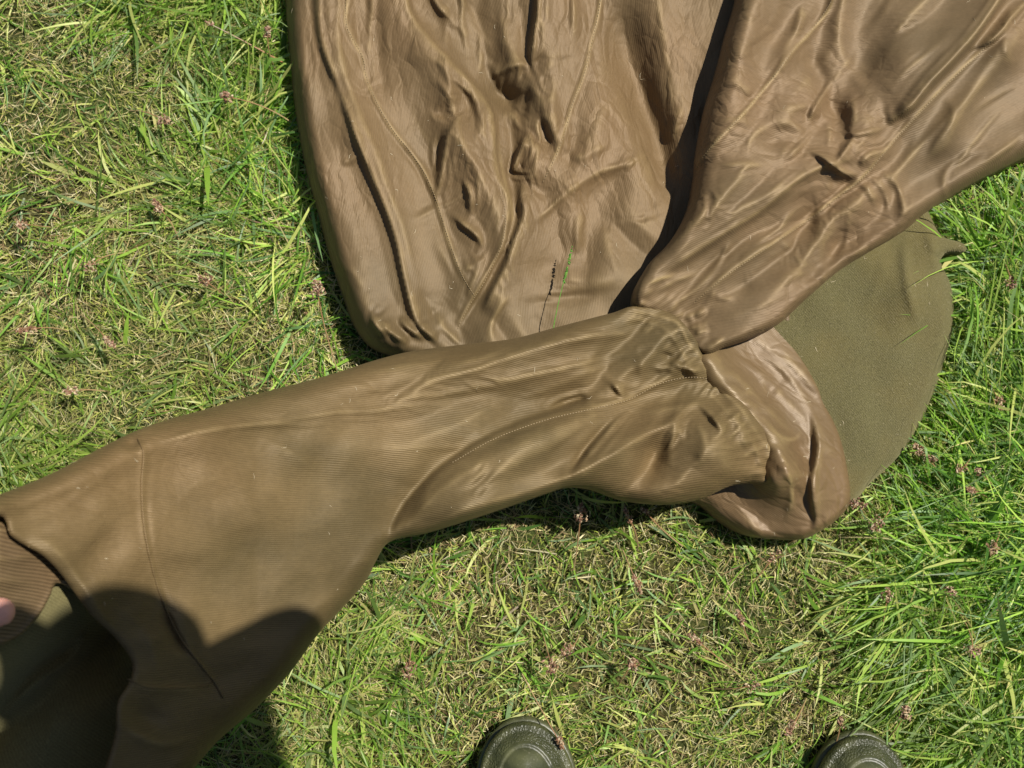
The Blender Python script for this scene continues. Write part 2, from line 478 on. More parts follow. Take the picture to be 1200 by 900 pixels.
LIN = (0.158, 0.107, 0.049)
WORN = (0.36, 0.26, 0.115)
M_body = twill_mat('lining_body', LIN, WORN, 82, rough=.56, metal=.18, crease=.6, bump=.18, contrast=.14, spec=.3, blotch=.8)
M_bodyL = twill_mat('lining_edge', LIN, WORN, 80, rough=.46)
M_shoulder = twill_mat('lining_shoulder', (0.182, 0.122, 0.060), WORN, 12, rough=.56, metal=.18, crease=.8, bump=.2, contrast=.15, spec=.3, blotch=.8)
M_sleeve = twill_mat('lining_sleeve', (0.172, 0.120, 0.052), (.33, .24, .11), 6, rough=.54, metal=.2, crease=.25, pitch=.0019, bump=.38, contrast=.18, spec=.3, blotch=1.0)
M_side = twill_mat('lining_side', (0.158, 0.107, 0.050), WORN, 30, rough=.45, bump=.2, contrast=.12, blotch=.8)
M_facing = twill_mat('lining_facing', (0.18, 0.12, 0.06), WORN, 28, pitch=.0027, rough=.42, bump=.7, contrast=.4)
M_thread, nt, out = new_mat('stitch_thread')
bs = nt.nodes.new('ShaderNodeBsdfPrincipled'); bs.inputs['Base Color'].default_value = (.25, .18, .09, 1); bs.inputs['Roughness'].default_value = .6
L(nt, bs.outputs[0], out.inputs[0])

def wool_mat(name, base, rib=0.0):
    m, nt, out = new_mat(name)
    tc = nt.nodes.new('ShaderNodeTexCoord')
    n1 = N(nt, 'ShaderNodeTexNoise', Scale=900.0, Detail=2.0, Roughness=.7); L(nt, tc.outputs['Object'], n1.inputs['Vector'])
    n2 = N(nt, 'ShaderNodeTexNoise', Scale=14.0, Detail=5.0); L(nt, tc.outputs['Object'], n2.inputs['Vector'])
    mp = nt.nodes.new('ShaderNodeMapping'); mp.inputs['Rotation'].default_value = (0, 0, math.radians(52)); L(nt, tc.outputs['Object'], mp.inputs['Vector'])
    wv = N(nt, 'ShaderNodeTexWave', wave_type='BANDS', bands_direction='Y', Scale=2 * math.pi / .0022 / 20, Distortion=2.5, Detail=2.0, Detail_Scale=3.0); L(nt, mp.outputs[0], wv.inputs['Vector'])
    c = mixc(nt, ramp(nt, n1.outputs[0], [(.3, (0,) * 3), (.75, (1,) * 3)]), tuple(v * .5 for v in base), tuple(v * 1.35 for v in base))
    c = mixc(nt, ramp(nt, n2.outputs[0], [(.4, (0,) * 3), (.7, (.35,) * 3)]), c, tuple(v * f for v, f in zip(base, (1.35, 1.1, .8))))
    c = mixc(nt, .08 + rib, c, mixc(nt, wv.outputs['Fac'], tuple(v * .55 for v in base), tuple(v * 1.2 for v in base)))
    bs = nt.nodes.new('ShaderNodeBsdfPrincipled'); L(nt, c, bs.inputs['Base Color'])
    bs.inputs['Roughness'].default_value = .95; bs.inputs['Specular IOR Level'].default_value = .1
    bs.inputs['Sheen Weight'].default_value = .35; bs.inputs['Sheen Roughness'].default_value = .5; bs.inputs['Sheen Tint'].default_value = (.6, .55, .3, 1)
    b = nt.nodes.new('ShaderNodeBump'); b.inputs['Strength'].default_value = .7; b.inputs['Distance'].default_value = .0012
    ad = N(nt, 'ShaderNodeMath', operation='MULTIPLY_ADD'); L(nt, wv.outputs['Fac'], ad.inputs[0]); ad.inputs[1].default_value = .25; L(nt, n1.outputs[0], ad.inputs[2])
    L(nt, ad.outputs[0], b.inputs['Height']); L(nt, b.outputs[0], bs.inputs['Normal'])
    L(nt, bs.outputs[0], out.inputs[0]); return m
M_wool = wool_mat('wool_olive', (.112, .100, .044))
M_wool_in = wool_mat('wool_olive_inside', (.15, .135, .062), rib=.2)

# ------------------------------------------------------------------ ground
def ground_z(x, y):
    return 0.006 * fbm(x * 3.1, y * 3.1, 77, 3) + 0.004 * fbm(x * 14, y * 14, 78, 2)
m, nt, out = new_mat('moss_soil')
tc = nt.nodes.new('ShaderNodeTexCoord')
n1 = N(nt, 'ShaderNodeTexNoise', Scale=160.0, Detail=6.0, Roughness=.7); L(nt, tc.outputs['Object'], n1.inputs['Vector'])
n2 = N(nt, 'ShaderNodeTexNoise', Scale=5.0, Detail=4.0); L(nt, tc.outputs['Object'], n2.inputs['Vector'])
c = mixc(nt, ramp(nt, n1.outputs[0], [(.35, (0,) * 3), (.7, (1,) * 3)]), (.02, .02, .008), (.13, .12, .035))
c = mixc(nt, ramp(nt, n2.outputs[0], [(.42, (0,) * 3), (.62, (.7,) * 3)]), c, (.06, .1, .02))
bs = nt.nodes.new('ShaderNodeBsdfPrincipled'); L(nt, c, bs.inputs['Base Color']); bs.inputs['Roughness'].default_value = .9; bs.inputs['Specular IOR Level'].default_value = .15
b = nt.nodes.new('ShaderNodeBump'); b.inputs['Strength'].default_value = 1; b.inputs['Distance'].default_value = .008
L(nt, n1.outputs[0], b.inputs['Height']); L(nt, b.outputs[0], bs.inputs['Normal']); L(nt, bs.outputs[0], out.inputs[0])
M_ground = m
t = np.linspace(-1, 1, 161)
g = np.sign(t) * (np.abs(t) * 1.6 + 60 * np.abs(t) ** 9)
GX, GY = np.meshgrid(g, g)
gz = ground_z(GX, GY) * np.clip(3 / (1 + np.hypot(GX, GY)), 0, 1)
n = len(g)
I = np.arange(n * n).reshape(n, n)
F = np.stack([I[:-1, :-1].ravel(), I[:-1, 1:].ravel(), I[1:, 1:].ravel(), I[1:, :-1].ravel()], -1)
ground = mesh_obj('ground', np.stack([GX, GY, gz], -1).reshape(-1, 3), F, M_ground)
tag(ground, kind='structure', label='mossy lawn soil under the grass')

# ------------------------------------------------------------------ the coat
coat = empty('coat', (0, 0, 0), label='brown satin lined olive wool coat spread inside out, one sleeve pulled out left', cat='coat')

# olive wool lobe on the right
W = Layer('wool_shell', [(960, 300, 5, 5), (1000, 240, 5, 5), (1060, 222, 5, 5), (1082, 238, 10, 8), (1095, 263, 10, 8), (1104, 277, 8, 6), (1133, 291, 5, 4), (1108, 296, 8, 8), (1102, 304, 20, 18),
                         (1114, 334, 16, 30), (1118, 368, 36, 15), (1112, 408, 38, 15), (1096, 458, 38, 15), (1076, 500, 38, 14), (1050, 538, 15, 30), (1020, 566, 30, 12), (998, 590, 24, 10),
                         (970, 600, 5, 5), (900, 560, 5, 5), (870, 420, 5, 5), (930, 350, 5, 5)],
          lambda X, Y: 46 + 8 * np.exp(-((X - 1010) / 90) ** 2 - ((Y - 400) / 120) ** 2), noise=.9, seed=21, grain=(.3, 1))
W.fold([(1062, 262), (1060, 300), (1066, 345), (1080, 395)], 15, 22, 14).fold([(1084, 262), (1094, 290), (1100, 330)], 9, 8, 12).bump(1030, 335, 22, 40, -9, 10)
W.fold([(1040, 290), (1030, 330), (1010, 370)], 7, 14, 18)
W.bump(1030, 385, 26, 14, -5, 20).bump(985, 450, 40, 60, 3, -20).bump(1060, 400, 18, 60, 4, 12)
W.settle(lambda X, Y: .012 + 0 * X, lambda X, Y: 70 + 40 * fbm(X / 150, Y / 150, 12, 2), seed=7, levels=((6, 500, .12, .0012), (3, 200, .08, .0008), (1, 60, .04, .0004)))
W.build(M_wool, coat)

# lining under the arm
D = Layer('side_lining', [(800, 400, 5, 5), (870, 372, 5, 5), (912, 350, 6, 6), (936, 408, 5, 6), (962, 462, 5, 6), (984, 512, 5, 6), (994, 556, 6, 8), (996, 588, 10, 6), (984, 606, 22, 8), (962, 622, 26, 9), (940, 632, 28, 10),
                        (905, 632, 30, 12), (872, 627, 32, 14), (846, 614, 34, 16), (822, 594, 34, 16), (770, 560, 10, 10), (760, 480, 5, 5)],
          lambda X, Y: 58 + 8 * np.exp(-((X - 930) / 60) ** 2 - ((Y - 560) / 70) ** 2) + 44 * np.exp(-(nearest(np.array([(826, 424), (850, 455), (880, 488), (906, 528), (912, 556)], float), X, Y)[0] / 26) ** 2), noise=1.0, seed=31, grain=(.5, .8), sig=.7)
D.fold([(950, 480), (956, 505), (958, 530), (953, 560), (953, 590), (956, 612), (945, 630)], 13, 26, 4, wear=.2)
D.fold([(926, 505), (940, 535), (950, 560)], -10, 8, 9).fold([(840, 425), (870, 448), (900, 480), (935, 515)], 6, 12, 5, wear=.25).fold([(856, 415), (893, 440), (930, 478), (950, 500)], 6, 12, 6)
D.fold([(880, 410), (915, 432), (945, 470), (968, 520), (975, 560)], 6, 14, 8).fold([(885, 478), (910, 508), (930, 515), (942, 500)], 4, 6, 4, wear=.5)
D.fold([(905, 520), (922, 545), (928, 590), (915, 618)], 6, 8, 6, wear=.7).fold([(920, 540), (945, 548), (955, 560)], 4, 6, 4).fold([(905, 395), (930, 425), (955, 460)], 4, 7, 7)
D.facets(9, 915, 480, 100, 170, 54, 16, (16, 44), (.18, .55), seed=121)
D.crinkle(3, 915, 480, 90, 150, 52, 18, (25, 80), (1.2, 4), seed=11)
rp = random.Random(31)
for x, y in crom([(742, 362), (788, 372), (812, 398), (826, 424), (850, 455), (880, 488), (906, 528), (912, 560)], 8)[8:]:
    x2 = x + rp.uniform(16, 42); y2 = y + rp.uniform(-8, 20)
    D.fold([(x - 4, y - 2), ((x + x2) / 2 + rp.uniform(-2, 2), (y + y2) / 2), (x2, y2)], rp.uniform(1.2, 3.2), 4.5, 3, wear=rp.choice([0, 0, .2]))
D.settle(lambda X, Y: .075 + 0 * X, lambda X, Y: 50 + 14 * np.clip((Y - 480) / 80, 0, 1) + 30 * fbm(X / 90, Y / 90, 8, 2), seed=5)
D.build(M_side, coat)

# main body lining
def baseA(X, Y):
    left = 1 / (1 + np.exp(-(X - 400 - (Y - 100) * .3) / 18))
    z = 78 - 8 * left
    z += 8 * np.exp(-((X - 560) / 70) ** 2 - ((Y - 120) / 90) ** 2)
    z -= 10 * np.exp(-((X - 800) / 50) ** 2) * (Y > -400)
    z += 14 * np.clip((60 - Y) / 300, 0, 1)
    return z
A = Layer('body_lining', [(322, -330, 84, 22), (326, -160, 84, 22), (331, -60, 84, 22), (334, 0, 84, 22), (338, 60, 84, 22), (345, 130, 84, 22), (356, 190, 84, 22), (369, 240, 84, 22), (385, 300, 84, 22), (400, 345, 84, 22), (415, 384, 80, 22), (436, 408, 64, 24),
                          (466, 418, 50, 20), (560, 445, 20, 20), (700, 440, 20, 20), (810, 430, 10, 10), (870, 350, 10, 10), (900, 200, 10, 10), (930, 0, 10, 10), (960, -330, 10, 10)],
          baseA, noise=.55, step=1.9, seed=41, grain=(.12, 1), sig=.5)
A.fold([(372, -250), (372, 0), (377, 50), (390, 87), (400, 118)], 9, 24, 3.5, ends=.12)
A.fold([(395, 96), (408, 135), (424, 178), (438, 213), (452, 247), (463, 280), (470, 312), (477, 342), (486, 372), (505, 400)], 10, 20, 3.2, ends=.15, wear=.1)
A.fold([(398, -250), (399, 0), (396, 40), (404, 85), (420, 130), (440, 175), (455, 220), (470, 260), (488, 320), (510, 370)], 9, 9, 10, wear=.15)
A.bump(413, 160, 14, 26, 9, -20)
A.fold([(407, -250), (407, 0), (405, 27), (414, 48), (424, 66), (429, 92), (440, 118), (450, 137), (464, 158), (478, 175), (497, 203), (510, 233), (521, 268), (530, 295), (541, 323), (557, 349)], 5.5, 18, 2.6, ends=.1, wear=.5)
A.fold([(440, -250), (436, 10), (432, 60), (438, 90)], 8, 9, 6).fold([(416, 0), (420, 50), (430, 90), (446, 125)], -6, 7, 5)
A.fold([(477, -250), (477, 0), (483, 20), (500, 43), (527, 73), (553, 100), (572, 126), (578, 150), (580, 182), (584, 208), (594, 232), (595, 256), (587, 290), (568, 326), (548, 360), (534, 388), (528, 400)], 7, 4, 26, ends=.1, wear=.4)
A.fold([(583, 150), (586, 185), (592, 215), (600, 245), (600, 268), (592, 297)], 3, 5, 4, wear=.4)
A.bump(530, 90, 36, 34, 8).bump(525, 130, 26, 14, -8, -15).bump(500, 60, 24, 40, 6, -25).bump(545, 158, 20, 18, 5)
A.fold([(548, 128), (536, 140), (524, 160), (519, 190), (514, 220), (510, 243)], 8, 14, 4).fold([(520, 140), (512, 180), (508, 225)], -8, 5, 8)
A.fold([(541, 205), (549, 225), (551, 255)], 7, 8, 2.5).fold([(528, 250), (541, 262), (558, 276), (567, 292)], 8, 8, 2.6)
A.fold([(508, 245), (530, 237), (548, 222)], 4, 7, 3).fold([(538, 320), (556, 310), (570, 300)], 4, 6, 4).fold([(480, 258), (500, 250), (520, 238)], 4, 6, 5)
A.fold([(540, -250), (541, 10), (545, 50), (552, 80), (560, 98)], 10, 12, 5, wear=.2).fold([(500, -20), (515, 10), (532, 25)], 7, 10, 3.5)
A.fold([(560, 97), (563, 70), (562, 40)], 4, 5, 5).fold([(585, 10), (590, 45), (586, 70)], 4, 7, 5)
A.fold([(632, -250), (630, 0), (625, 45), (622, 70), (627, 90)], 14, 16, 3, ends=.12)
A.fold([(572, 92), (590, 82), (612, 75), (624, 84)], 11, 8, 7)
A.bump(592, 114, 22, 14, -19, 25)
A.fold([(622, 90), (634, 120), (642, 145), (652, 170), (658, 188)], 14, 20, 12).fold([(620, 96), (614, 130), (606, 150)], -10, 7, 8).fold([(632, 135), (640, 160), (648, 178)], -9, 6, 5)
A.fold([(622, 152), (613, 168), (604, 190), (595, 212)], 12, 22, 3.0, ends=.3)
A.fold([(612, 205), (611, 230), (612, 255), (603, 280), (592, 312), (575, 345), (562, 372)], 9, 24, 3.2, ends=.2)
A.fold([(673, -250), (672, 20), (668, 60), (663, 90)], 4, 5, 4, wear=.35)
A.fold([(707, -250), (703, 0), (694, 45), (683, 90), (670, 123), (661, 155), (651, 182), (635, 214)], 3.5, 5, 2.5, ends=.1, wear=.5)
A.bump(735, 60, 28, 60, -26, -12).bump(757, 130, 20, 52, -26, -18).bump(777, 190, 15, 40, -18, -15)
A.fold([(768, -250), (772, 10), (780, 60), (787, 110), (793, 150), (802, 190)], 12, 22, 20)
A.fold([(800, 120), (790, 150), (783, 170)], 5, 6, 6)
A.bump(690, 150, 40, 50, 5).bump(655, 200, 14, 30, 6, -10)
A.fold([(620, 268), (640, 248), (664, 227), (700, 203), (740, 190), (762, 178)], 8, 12, 8, ends=.2)
A.fold([(655, 180), (672, 185), (690, 180), (720, 165)], 3.5, 8, 6)
A.fold([(674, 300), (678, 270), (682, 240)], 4, 6, 5).fold([(580, 405), (575, 385), (585, 360), (600, 343)], 5, 9, 4, wear=.7)
A.bump(640, 315, 26, 16, -4, -20).bump(690, 330, 40, 14, 5, -10).bump(665, 350, 46, 8, -5, -8).bump(560, 400, 24, 20, 6).bump(720, 260, 25, 60, -4)
A.fold([(433, 362), (440, 380), (456, 398)], 9, 7, 2.8).fold([(444, 372), (455, 388), (478, 402)], 8, 7, 3).fold([(464, 372), (480, 386), (500, 400)], 9, 8, 2.8).fold([(487, 376), (498, 388), (514, 402)], 9, 8, 3)
A.fold([(508, 360), (522, 386), (545, 408)], 7, 9, 6, wear=.3).fold([(490, 330), (505, 362), (520, 385)], -6, 8, 8)
A.fold([(395, 190), (410, 188), (425, 180)], 3, 5, 4).fold([(400, 310), (415, 320), (428, 345)], 3, 10, 6).fold([(372, 130), (388, 175), (402, 220)], 4, 14, 10)
A.crinkle(6, 540, 200, 110, 330, 80, 28, (25, 90), (1.2, 3.6), seed=1)
A.facets(19, 545, 190, 110, 330, 78, 24, (18, 55), (.18, .62), seed=101)
A.facets(7, 590, 40, 90, 120, 80, 26, (16, 40), (.15, .5), seed=102)
A.facets(8, 700, 240, 120, 330, 100, 32, (30, 70), (.10, .38), seed=103, soft=(2, 7))
A.facets(4, 470, 392, 70, 30, 50, 14, (12, 26), (.3, .6), seed=104)
A.facets(4, 380, 230, 50, 330, 76, 10, (30, 70), (.05, .18), seed=105, soft=(3, 8))
A.crinkle(3, 590, 60, 70, 120, 75, 35, (25, 80), (1.5, 5), seed=2)
A.crinkle(3, 690, 260, 110, 220, -28, 30, (30, 110), (1, 3), seed=3)
A.crinkle(4, 470, 390, 60, 34, 55, 15, (20, 50), (1.5, 5), seed=4)
A.crinkle(3, 380, 230, 40, 260, 72, 10, (40, 120), (1, 2.6), seed=5)
for x, y, rx, ry, a, g in [(505, 110, 22, 50, 9, -20), (480, 200, 12, 60, -8, -18), (545, 200, 14, 40, 8, 0), (520, 300, 14, 40, 8, -20), (575, 60, 14, 40, -9, -10), (605, 30, 10, 40, 8, 5), (650, 60, 16, 60, 8, 5), (690, 40, 12, 60, -8, 8), (690, 190, 20, 44, 8, 20), (640, 250, 16, 30, -7, 25),
                       (720, 280, 16, 60, 8, 15), (690, 300, 12, 40, -7, 10), (610, 360, 14, 30, 7, 10), (365, 60, 8, 80, 6, -6), (420, 280, 14, 60, 6, -15), (445, 60, 8, 60, -8, -5), (640, 120, 10, 30, -8, 0)]:
    A.bump(x, y, rx, ry, a * .6, g)
A.settle(lambda X, Y: .012 + np.clip(-.004 + .22 * fbm(X / 140, Y / 140, 77, 2), 0, .09) + .07 * np.exp(-((X - 570) / 60) ** 2 - ((Y - 150) / 170) ** 2) - .010 * (X < 400),
         lambda X, Y: 82 + 36 * fbm(X / 160, Y / 160, 5, 2) - 60 * np.clip((X - 640) / 120, 0, 1) * np.clip((Y - 180) / 60, 0, 1), seed=3)
A.build(M_body, coat)

# shoulder lining, lying over the body
def baseB(X, Y):
    k = np.clip((X - 780) / 420, 0, 1)
    return 126 - 34 * k - 20 * np.exp(-((X - 795) / 60) ** 2 - ((Y - 385) / 45) ** 2) + 10 * np.exp(-((X - 870) / 60) ** 2 - ((Y - 90) / 160) ** 2)
B = Layer('shoulder_lining', [(890, -330, 66, 34), (872, -120, 66, 34), (860, 0, 66, 34), (848, 45, 66, 34), (836, 90, 64, 32), (824, 130, 62, 30), (816, 170, 60, 28), (812, 210, 56, 24), (806, 245, 52, 20), (785, 283, 48, 18), (757, 314, 44, 16), (742, 356, 30, 12),
                              (770, 366, 4, 5), (800, 384, 3, 5), (818, 408, 4, 5), (828, 416, 20, 10), (850, 406, 24, 8), (880, 395, 26, 9), (912, 380, 28, 10), (945, 350, 30, 11), (985, 316, 32, 12), (1020, 294, 34, 13), (1060, 270, 38, 14),
                              (1085, 249, 42, 16), (1130, 221, 48, 18), (1165, 203, 52, 20), (1200, 186, 54, 22), (1300, 140, 54, 34), (1420, 60, 40, 30), (1430, -330, 30, 20)],
          baseB, noise=.6, step=1.9, seed=51, grain=(.8, -.6), sig=.5)
B.fold([(1000, -250), (975, 0), (946, 42), (933, 55), (908, 88), (875, 129), (838, 167), (821, 188), (811, 208)], 3.5, 4, 3, ends=.1, wear=.6)
B.fold([(1200, -50), (1171, 0), (1138, 46), (1108, 79), (1088, 100), (1067, 125), (1034, 148)], 16, 3.5, 18, ends=.15)
B.fold([(1240, -30), (1180, 60), (1140, 110), (1098, 150), (1060, 190), (1030, 225)], 15, 26, 34)
B.fold([(1215, -10), (1188, 18), (1163, 46), (1130, 60)], 9, 3.5, 8)
B.fold([(1180, 25), (1163, 46), (1117, 90), (1067, 142), (1038, 175), (1012, 206), (988, 225), (950, 254), (888, 296), (850, 322), (812, 354)], 3, 4, 3, ends=.1, wear=.45)
B.fold([(1010, 180), (985, 190), (967, 194), (933, 212), (892, 246), (846, 275), (796, 308), (773, 326)], 11, 5, 22, ends=.15, wear=.4)
B.bump(956, 82, 13, 28, -13, -25).bump(978, 130, 13, 26, -14, -25)
B.fold([(974, 92), (962, 115), (950, 135), (948, 150)], 7, 9, 3).fold([(996, 100), (1000, 130), (998, 160), (1015, 185)], 7, 9, 7)
B.fold([(944, 162), (933, 175), (920, 188)], 5, 6, 3).fold([(1002, 160), (991, 175), (979, 192)], 8, 7, 3.5)
B.fold([(985, 158), (1015, 155), (1040, 150)], 6, 5, 5).fold([(940, 175), (960, 182), (975, 192), (990, 203), (1012, 207)], 8, 6, 4, wear=.3)
B.fold([(1040, 175), (1020, 182), (1003, 196)], 8, 7, 5).fold([(1012, 206), (1030, 215), (1040, 235), (1038, 255)], 7, 8, 5).fold([(1025, 195), (1050, 215), (1058, 245), (1052, 268)], 7, 9, 6, wear=.2)
B.fold([(1005, 212), (1020, 225), (1026, 245)], 6, 6, 5).fold([(960, 205), (985, 215), (1008, 208)], -5, 6, 5)
B.fold([(835, 195), (870, 192), (900, 196)], 5, 6, 5).fold([(840, 150), (862, 138), (885, 150)], 4, 8, 6).fold([(905, 150), (925, 145), (945, 162)], 4, 6, 6)
B.bump(905, 165, 14, 10, -4).bump(922, 178, 10, 8, 4)
B.fold([(850, 92), (868, 100), (885, 118)], 5, 10, 6).fold([(830, 195), (838, 235), (830, 270)], 5, 10, 14)
B.fold([(940, 0), (936, 30), (930, 50)], 5, 6, 6)
B.bump(832, 235, 9, 26, -9, 10)
B.fold([(1175, 125), (1150, 155), (1128, 185), (1115, 212)], 6, 12, 9, wear=.25).fold([(1200, 158), (1170, 180), (1150, 195)], 6, 4, 9)
B.fold([(1100, 110), (1118, 130), (1110, 165), (1085, 190)], 6, 12, 9).fold([(1188, 0), (1178, 50), (1190, 90)], 6, 9, 9)
B.fold([(765, 345), (790, 330), (820, 318)], 5, 5, 5, wear=.3).fold([(755, 335), (775, 326), (795, 322)], 5, 4, 6, wear=.7)
B.fold([(870, 330), (905, 300), (940, 285)], 3, 9, 7).fold([(900, 330), (930, 322), (960, 318)], 3, 7, 6).fold([(960, 290), (990, 262), (1020, 262)], 4, 9, 7)
B.fold([(820, 340), (850, 350), (868, 345)], 3, 6, 5).fold([(835, 385), (870, 365), (910, 350), (950, 325)], 3, 8, 8)
B.bump(870, 335, 12, 9, -4).bump(850, 300, 8, 6, -3).bump(1000, 245, 18, 12, 4)
B.fold([(1130, 20), (1090, 60), (1060, 85), (1040, 110)], 5, 16, 12).fold([(1060, -20), (1020, 40), (1000, 80)], 5, 22, 16)
B.facets(22, 970, 180, 170, 140, -42, 30, (14, 44), (.18, .62), seed=111)
B.facets(11, 880, 300, 170, 70, -34, 18, (16, 50), (.16,.5), seed=112)
B.facets(12, 1110, 130, 170, 170, -50, 22, (20, 60), (.18, .6), seed=113)
B.facets(8, 920, 20, 150, 160, -62, 22, (30, 70), (.14,.46), seed=114, soft=(2, 6))
B.crinkle(3, 980, 190, 140, 110, -40, 35, (20, 80), (1.5, 4.5), seed=6)
B.crinkle(3, 880, 300, 160, 70, -32, 22, (25, 90), (1, 3.4), seed=7)
B.crinkle(3, 1110, 150, 130, 120, -48, 26, (25, 90), (1.2, 4), seed=8)
B.crinkle(3, 940, 50, 150, 120, -60, 30, (30, 110), (1, 3.5), seed=9)
B.crinkle(3, 780, 350, 40, 30, -25, 20, (15, 40), (1.5, 4), seed=10, wear=.5)
rp = random.Random(32)
for x, y in crom([(742, 362), (788, 372), (812, 398), (826, 424), (850, 455), (880, 488), (906, 528), (912, 560)], 7)[:16]:
    x2 = x + rp.uniform(14, 44); y2 = y - rp.uniform(4, 26)
    B.fold([(x + 1, y - 1), ((x + x2) / 2 + rp.uniform(-2, 2), (y + y2) / 2), (x2, y2)], rp.uniform(1.6, 4.2), 4, 2.6, wear=rp.choice([0, .3, .5]))
for x, y, rx, ry, a, g in [(905, 60, 22, 60, -12, 25), (868, 50, 14, 60, 9, 15), (1010, 60, 24, 60, -10, 30), (1060, 60, 22, 50, 9, 30), (1100, 20, 18, 50, -10, 35), (940, 220, 30, 14, 8, -30), (890, 250, 34, 12, -8, -35), (1120, 150, 24, 44, 10, 35), (1080, 200, 18, 34, -9, 35),
                       (1160, 110, 18, 40, -10, 40), (960, 250, 40, 12, -7, -30), (900, 340, 50, 14, 7, -30), (850, 230, 14, 26, 8, 20), (1180, 60, 16, 40, 8, 40), (925, 130, 14, 24, 9, 0), (1040, 230, 14, 22, -8, 10)]:
    B.bump(x, y, rx, ry, a * .6, g)
B.settle(lambda X, Y: .020 + np.clip(-.004 + .24 * fbm(X / 120, Y / 120, 78, 2), 0, .10) + .07 * np.exp(-((X - 1000) / 70) ** 2 - ((Y - 185) / 50) ** 2) + .04 * np.exp(-((X - 790) / 50) ** 2 - ((Y - 345) / 40) ** 2),
         lambda X, Y: -38 - 16 * np.clip((200 - Y) / 200, 0, 1) + 44 * fbm(X / 120, Y / 120, 6, 2), seed=4)
B.build(M_shoulder, coat)

# sleeve turned inside out, rising to the hand
sx = [-260, -60, 0, 150, 300, 450, 600, 750, 830, 930]
sz = [600, 525, 500, 405, 305, 225, 166, 120, 107, 102]
def baseC(X, Y):
    z = np.interp(X, sx, sz)
    lowr = np.clip((Y - (455 + (X < 640) * 0)) / 70, 0, 1) * np.clip((X - 430) / 130, 0, 1) * np.clip((905 - X) / 60, 0, 1)
    z += 34 * lowr * lowr * (3 - 2 * lowr)
    return z
C = Layer('sleeve_lining', [(742, 359, 6, 6), (720, 366, 26, 14), (700, 371, 34, 20), (650, 384, 50, 28), (600, 397, 60, 34), (540, 404, 64, 36), (480, 412, 64, 36), (440, 422, 64, 36), (380, 441, 62, 36), (300, 462, 60, 36), (240, 480, 56, 34), (185, 495, 50, 30), (150, 509, 46, 28), (110, 529, 46, 28), (60, 555, 44, 28), (0, 579, 40, 26), (-40, 590, 30, 20), (-90, 604, 20, 12),
                            (-60, 612, 6, 8), (-20, 606, 6, 8), (4, 606, 6, 9), (12, 627, 6, 9), (50, 651, 6, 9), (70, 671, 6, 9), (84, 690, 6, 9), (108, 722, 6, 9), (137, 750, 6, 9), (155, 778, 6, 9), (151, 800, 6, 9), (138, 822, 6, 9), (135, 858, 6, 9), (124, 896, 6, 9), (100, 960, 6, 9), (80, 1010, 6, 9),
                            (150, 1000, 30, 20), (200, 930, 36, 20), (226, 902, 38, 22), (256, 868, 38, 22), (300, 830, 40, 24), (340, 788, 40, 24), (372, 744, 40, 24), (400, 714, 40, 24), (428, 682, 40, 24), (442, 655, 36, 20), (455, 636, 30, 16), (500, 625, 40, 24), (540, 613, 44, 26), (600, 593, 46, 26), (640, 579, 44, 24), (664, 572, 40, 20), (690, 574, 44, 24), (725, 586, 46, 28), (760, 591, 46, 28), (790, 591, 46, 28), (822, 585, 44, 26), (855, 570, 40, 24), (880, 567, 36, 20), (893, 571, 34, 12), (908, 572, 24, 9), (916, 560, 12, 7), (909, 526, 3, 5), (882, 486, 3, 5), (852, 452, 3, 5), (828, 422, 3, 5), (814, 396, 3, 5), (788, 368, 3, 5)],
          baseC, step=2.0, noise=.9, seed=61, grain=(.93, -.3), sig=.7)
# long smooth folds over the top
for pts, a, w1, w2 in [([(560, 428), (640, 405), (700, 394), (760, 392)], 7, 9, 6), ([(470, 452), (540, 438), (600, 420), (655, 410)], 6, 9, 7), ([(455, 470), (520, 462), (590, 448), (660, 432), (720, 418)], 7, 10, 7),
                       ([(500, 432), (550, 422), (610, 404)], 5, 8, 6), ([(600, 470), (660, 450), (700, 432), (735, 425)], 6, 12, 8), ([(300, 500), (380, 485), (450, 480), (520, 470)], 4, 14, 9),
                       ([(180, 520), (240, 505), (310, 497), (380, 500)], 5, 14, 7), ([(300, 512), (340, 530), (380, 560)], 4, 14, 12), ([(420, 440), (480, 428), (540, 420)], 4, 8, 8)]:
    C.fold(pts, a, w1, w2)
C.bump(300, 590, 90, 60, 6, -30).bump(365, 560, 30, 40, -4, 20).bump(430, 520, 60, 40, 4).bump(250, 640, 50, 60, 4)
C.fold([(180, 612), (260, 560), (300, 620), (260, 690)], 4, 30, 26)
# overlap of the raised front over the lower gusset
C.fold([(448, 646), (464, 606), (488, 573), (521, 543), (558, 518), (598, 499), (640, 483), (680, 466), (715, 450)], -24, 30, 9, ends=.18)
C.fold([(470, 640), (482, 608), (506, 582), (540, 556), (585, 530), (640, 504), (690, 486), (730, 478)], 9, 8, 26, ends=.2)
C.bump(590, 545, 70, 20, 5, -25)
C.fold([(530, 540), (580, 512), (640, 490), (690, 478), (735, 467), (775, 447), (812, 440), (850, 446)], 3.5, 5, 3, wear=.35, ends=.1)
C.fold([(500, 622), (560, 598), (620, 578), (660, 562), (700, 543), (740, 520), (780, 498), (812, 472)], 19, 12, 20, wear=.1, ends=.15)
C.fold([(480, 628), (520, 617), (560, 604), (610, 589), (655, 572)], -9, 5, 4).fold([(640, 575), (690, 545), (730, 500), (740, 480)], 6, 12, 7)
C.fold([(664, 560), (680, 535), (700, 510), (722, 488)], -20, 8, 8).fold([(670, 560), (692, 528), (712, 505), (738, 482)], 10, 12, 5)
C.fold([(555, 575), (610, 540), (650, 520), (700, 500)], 5, 16, 16).fold([(640, 540), (660, 520), (700, 495)], -4, 8, 8)
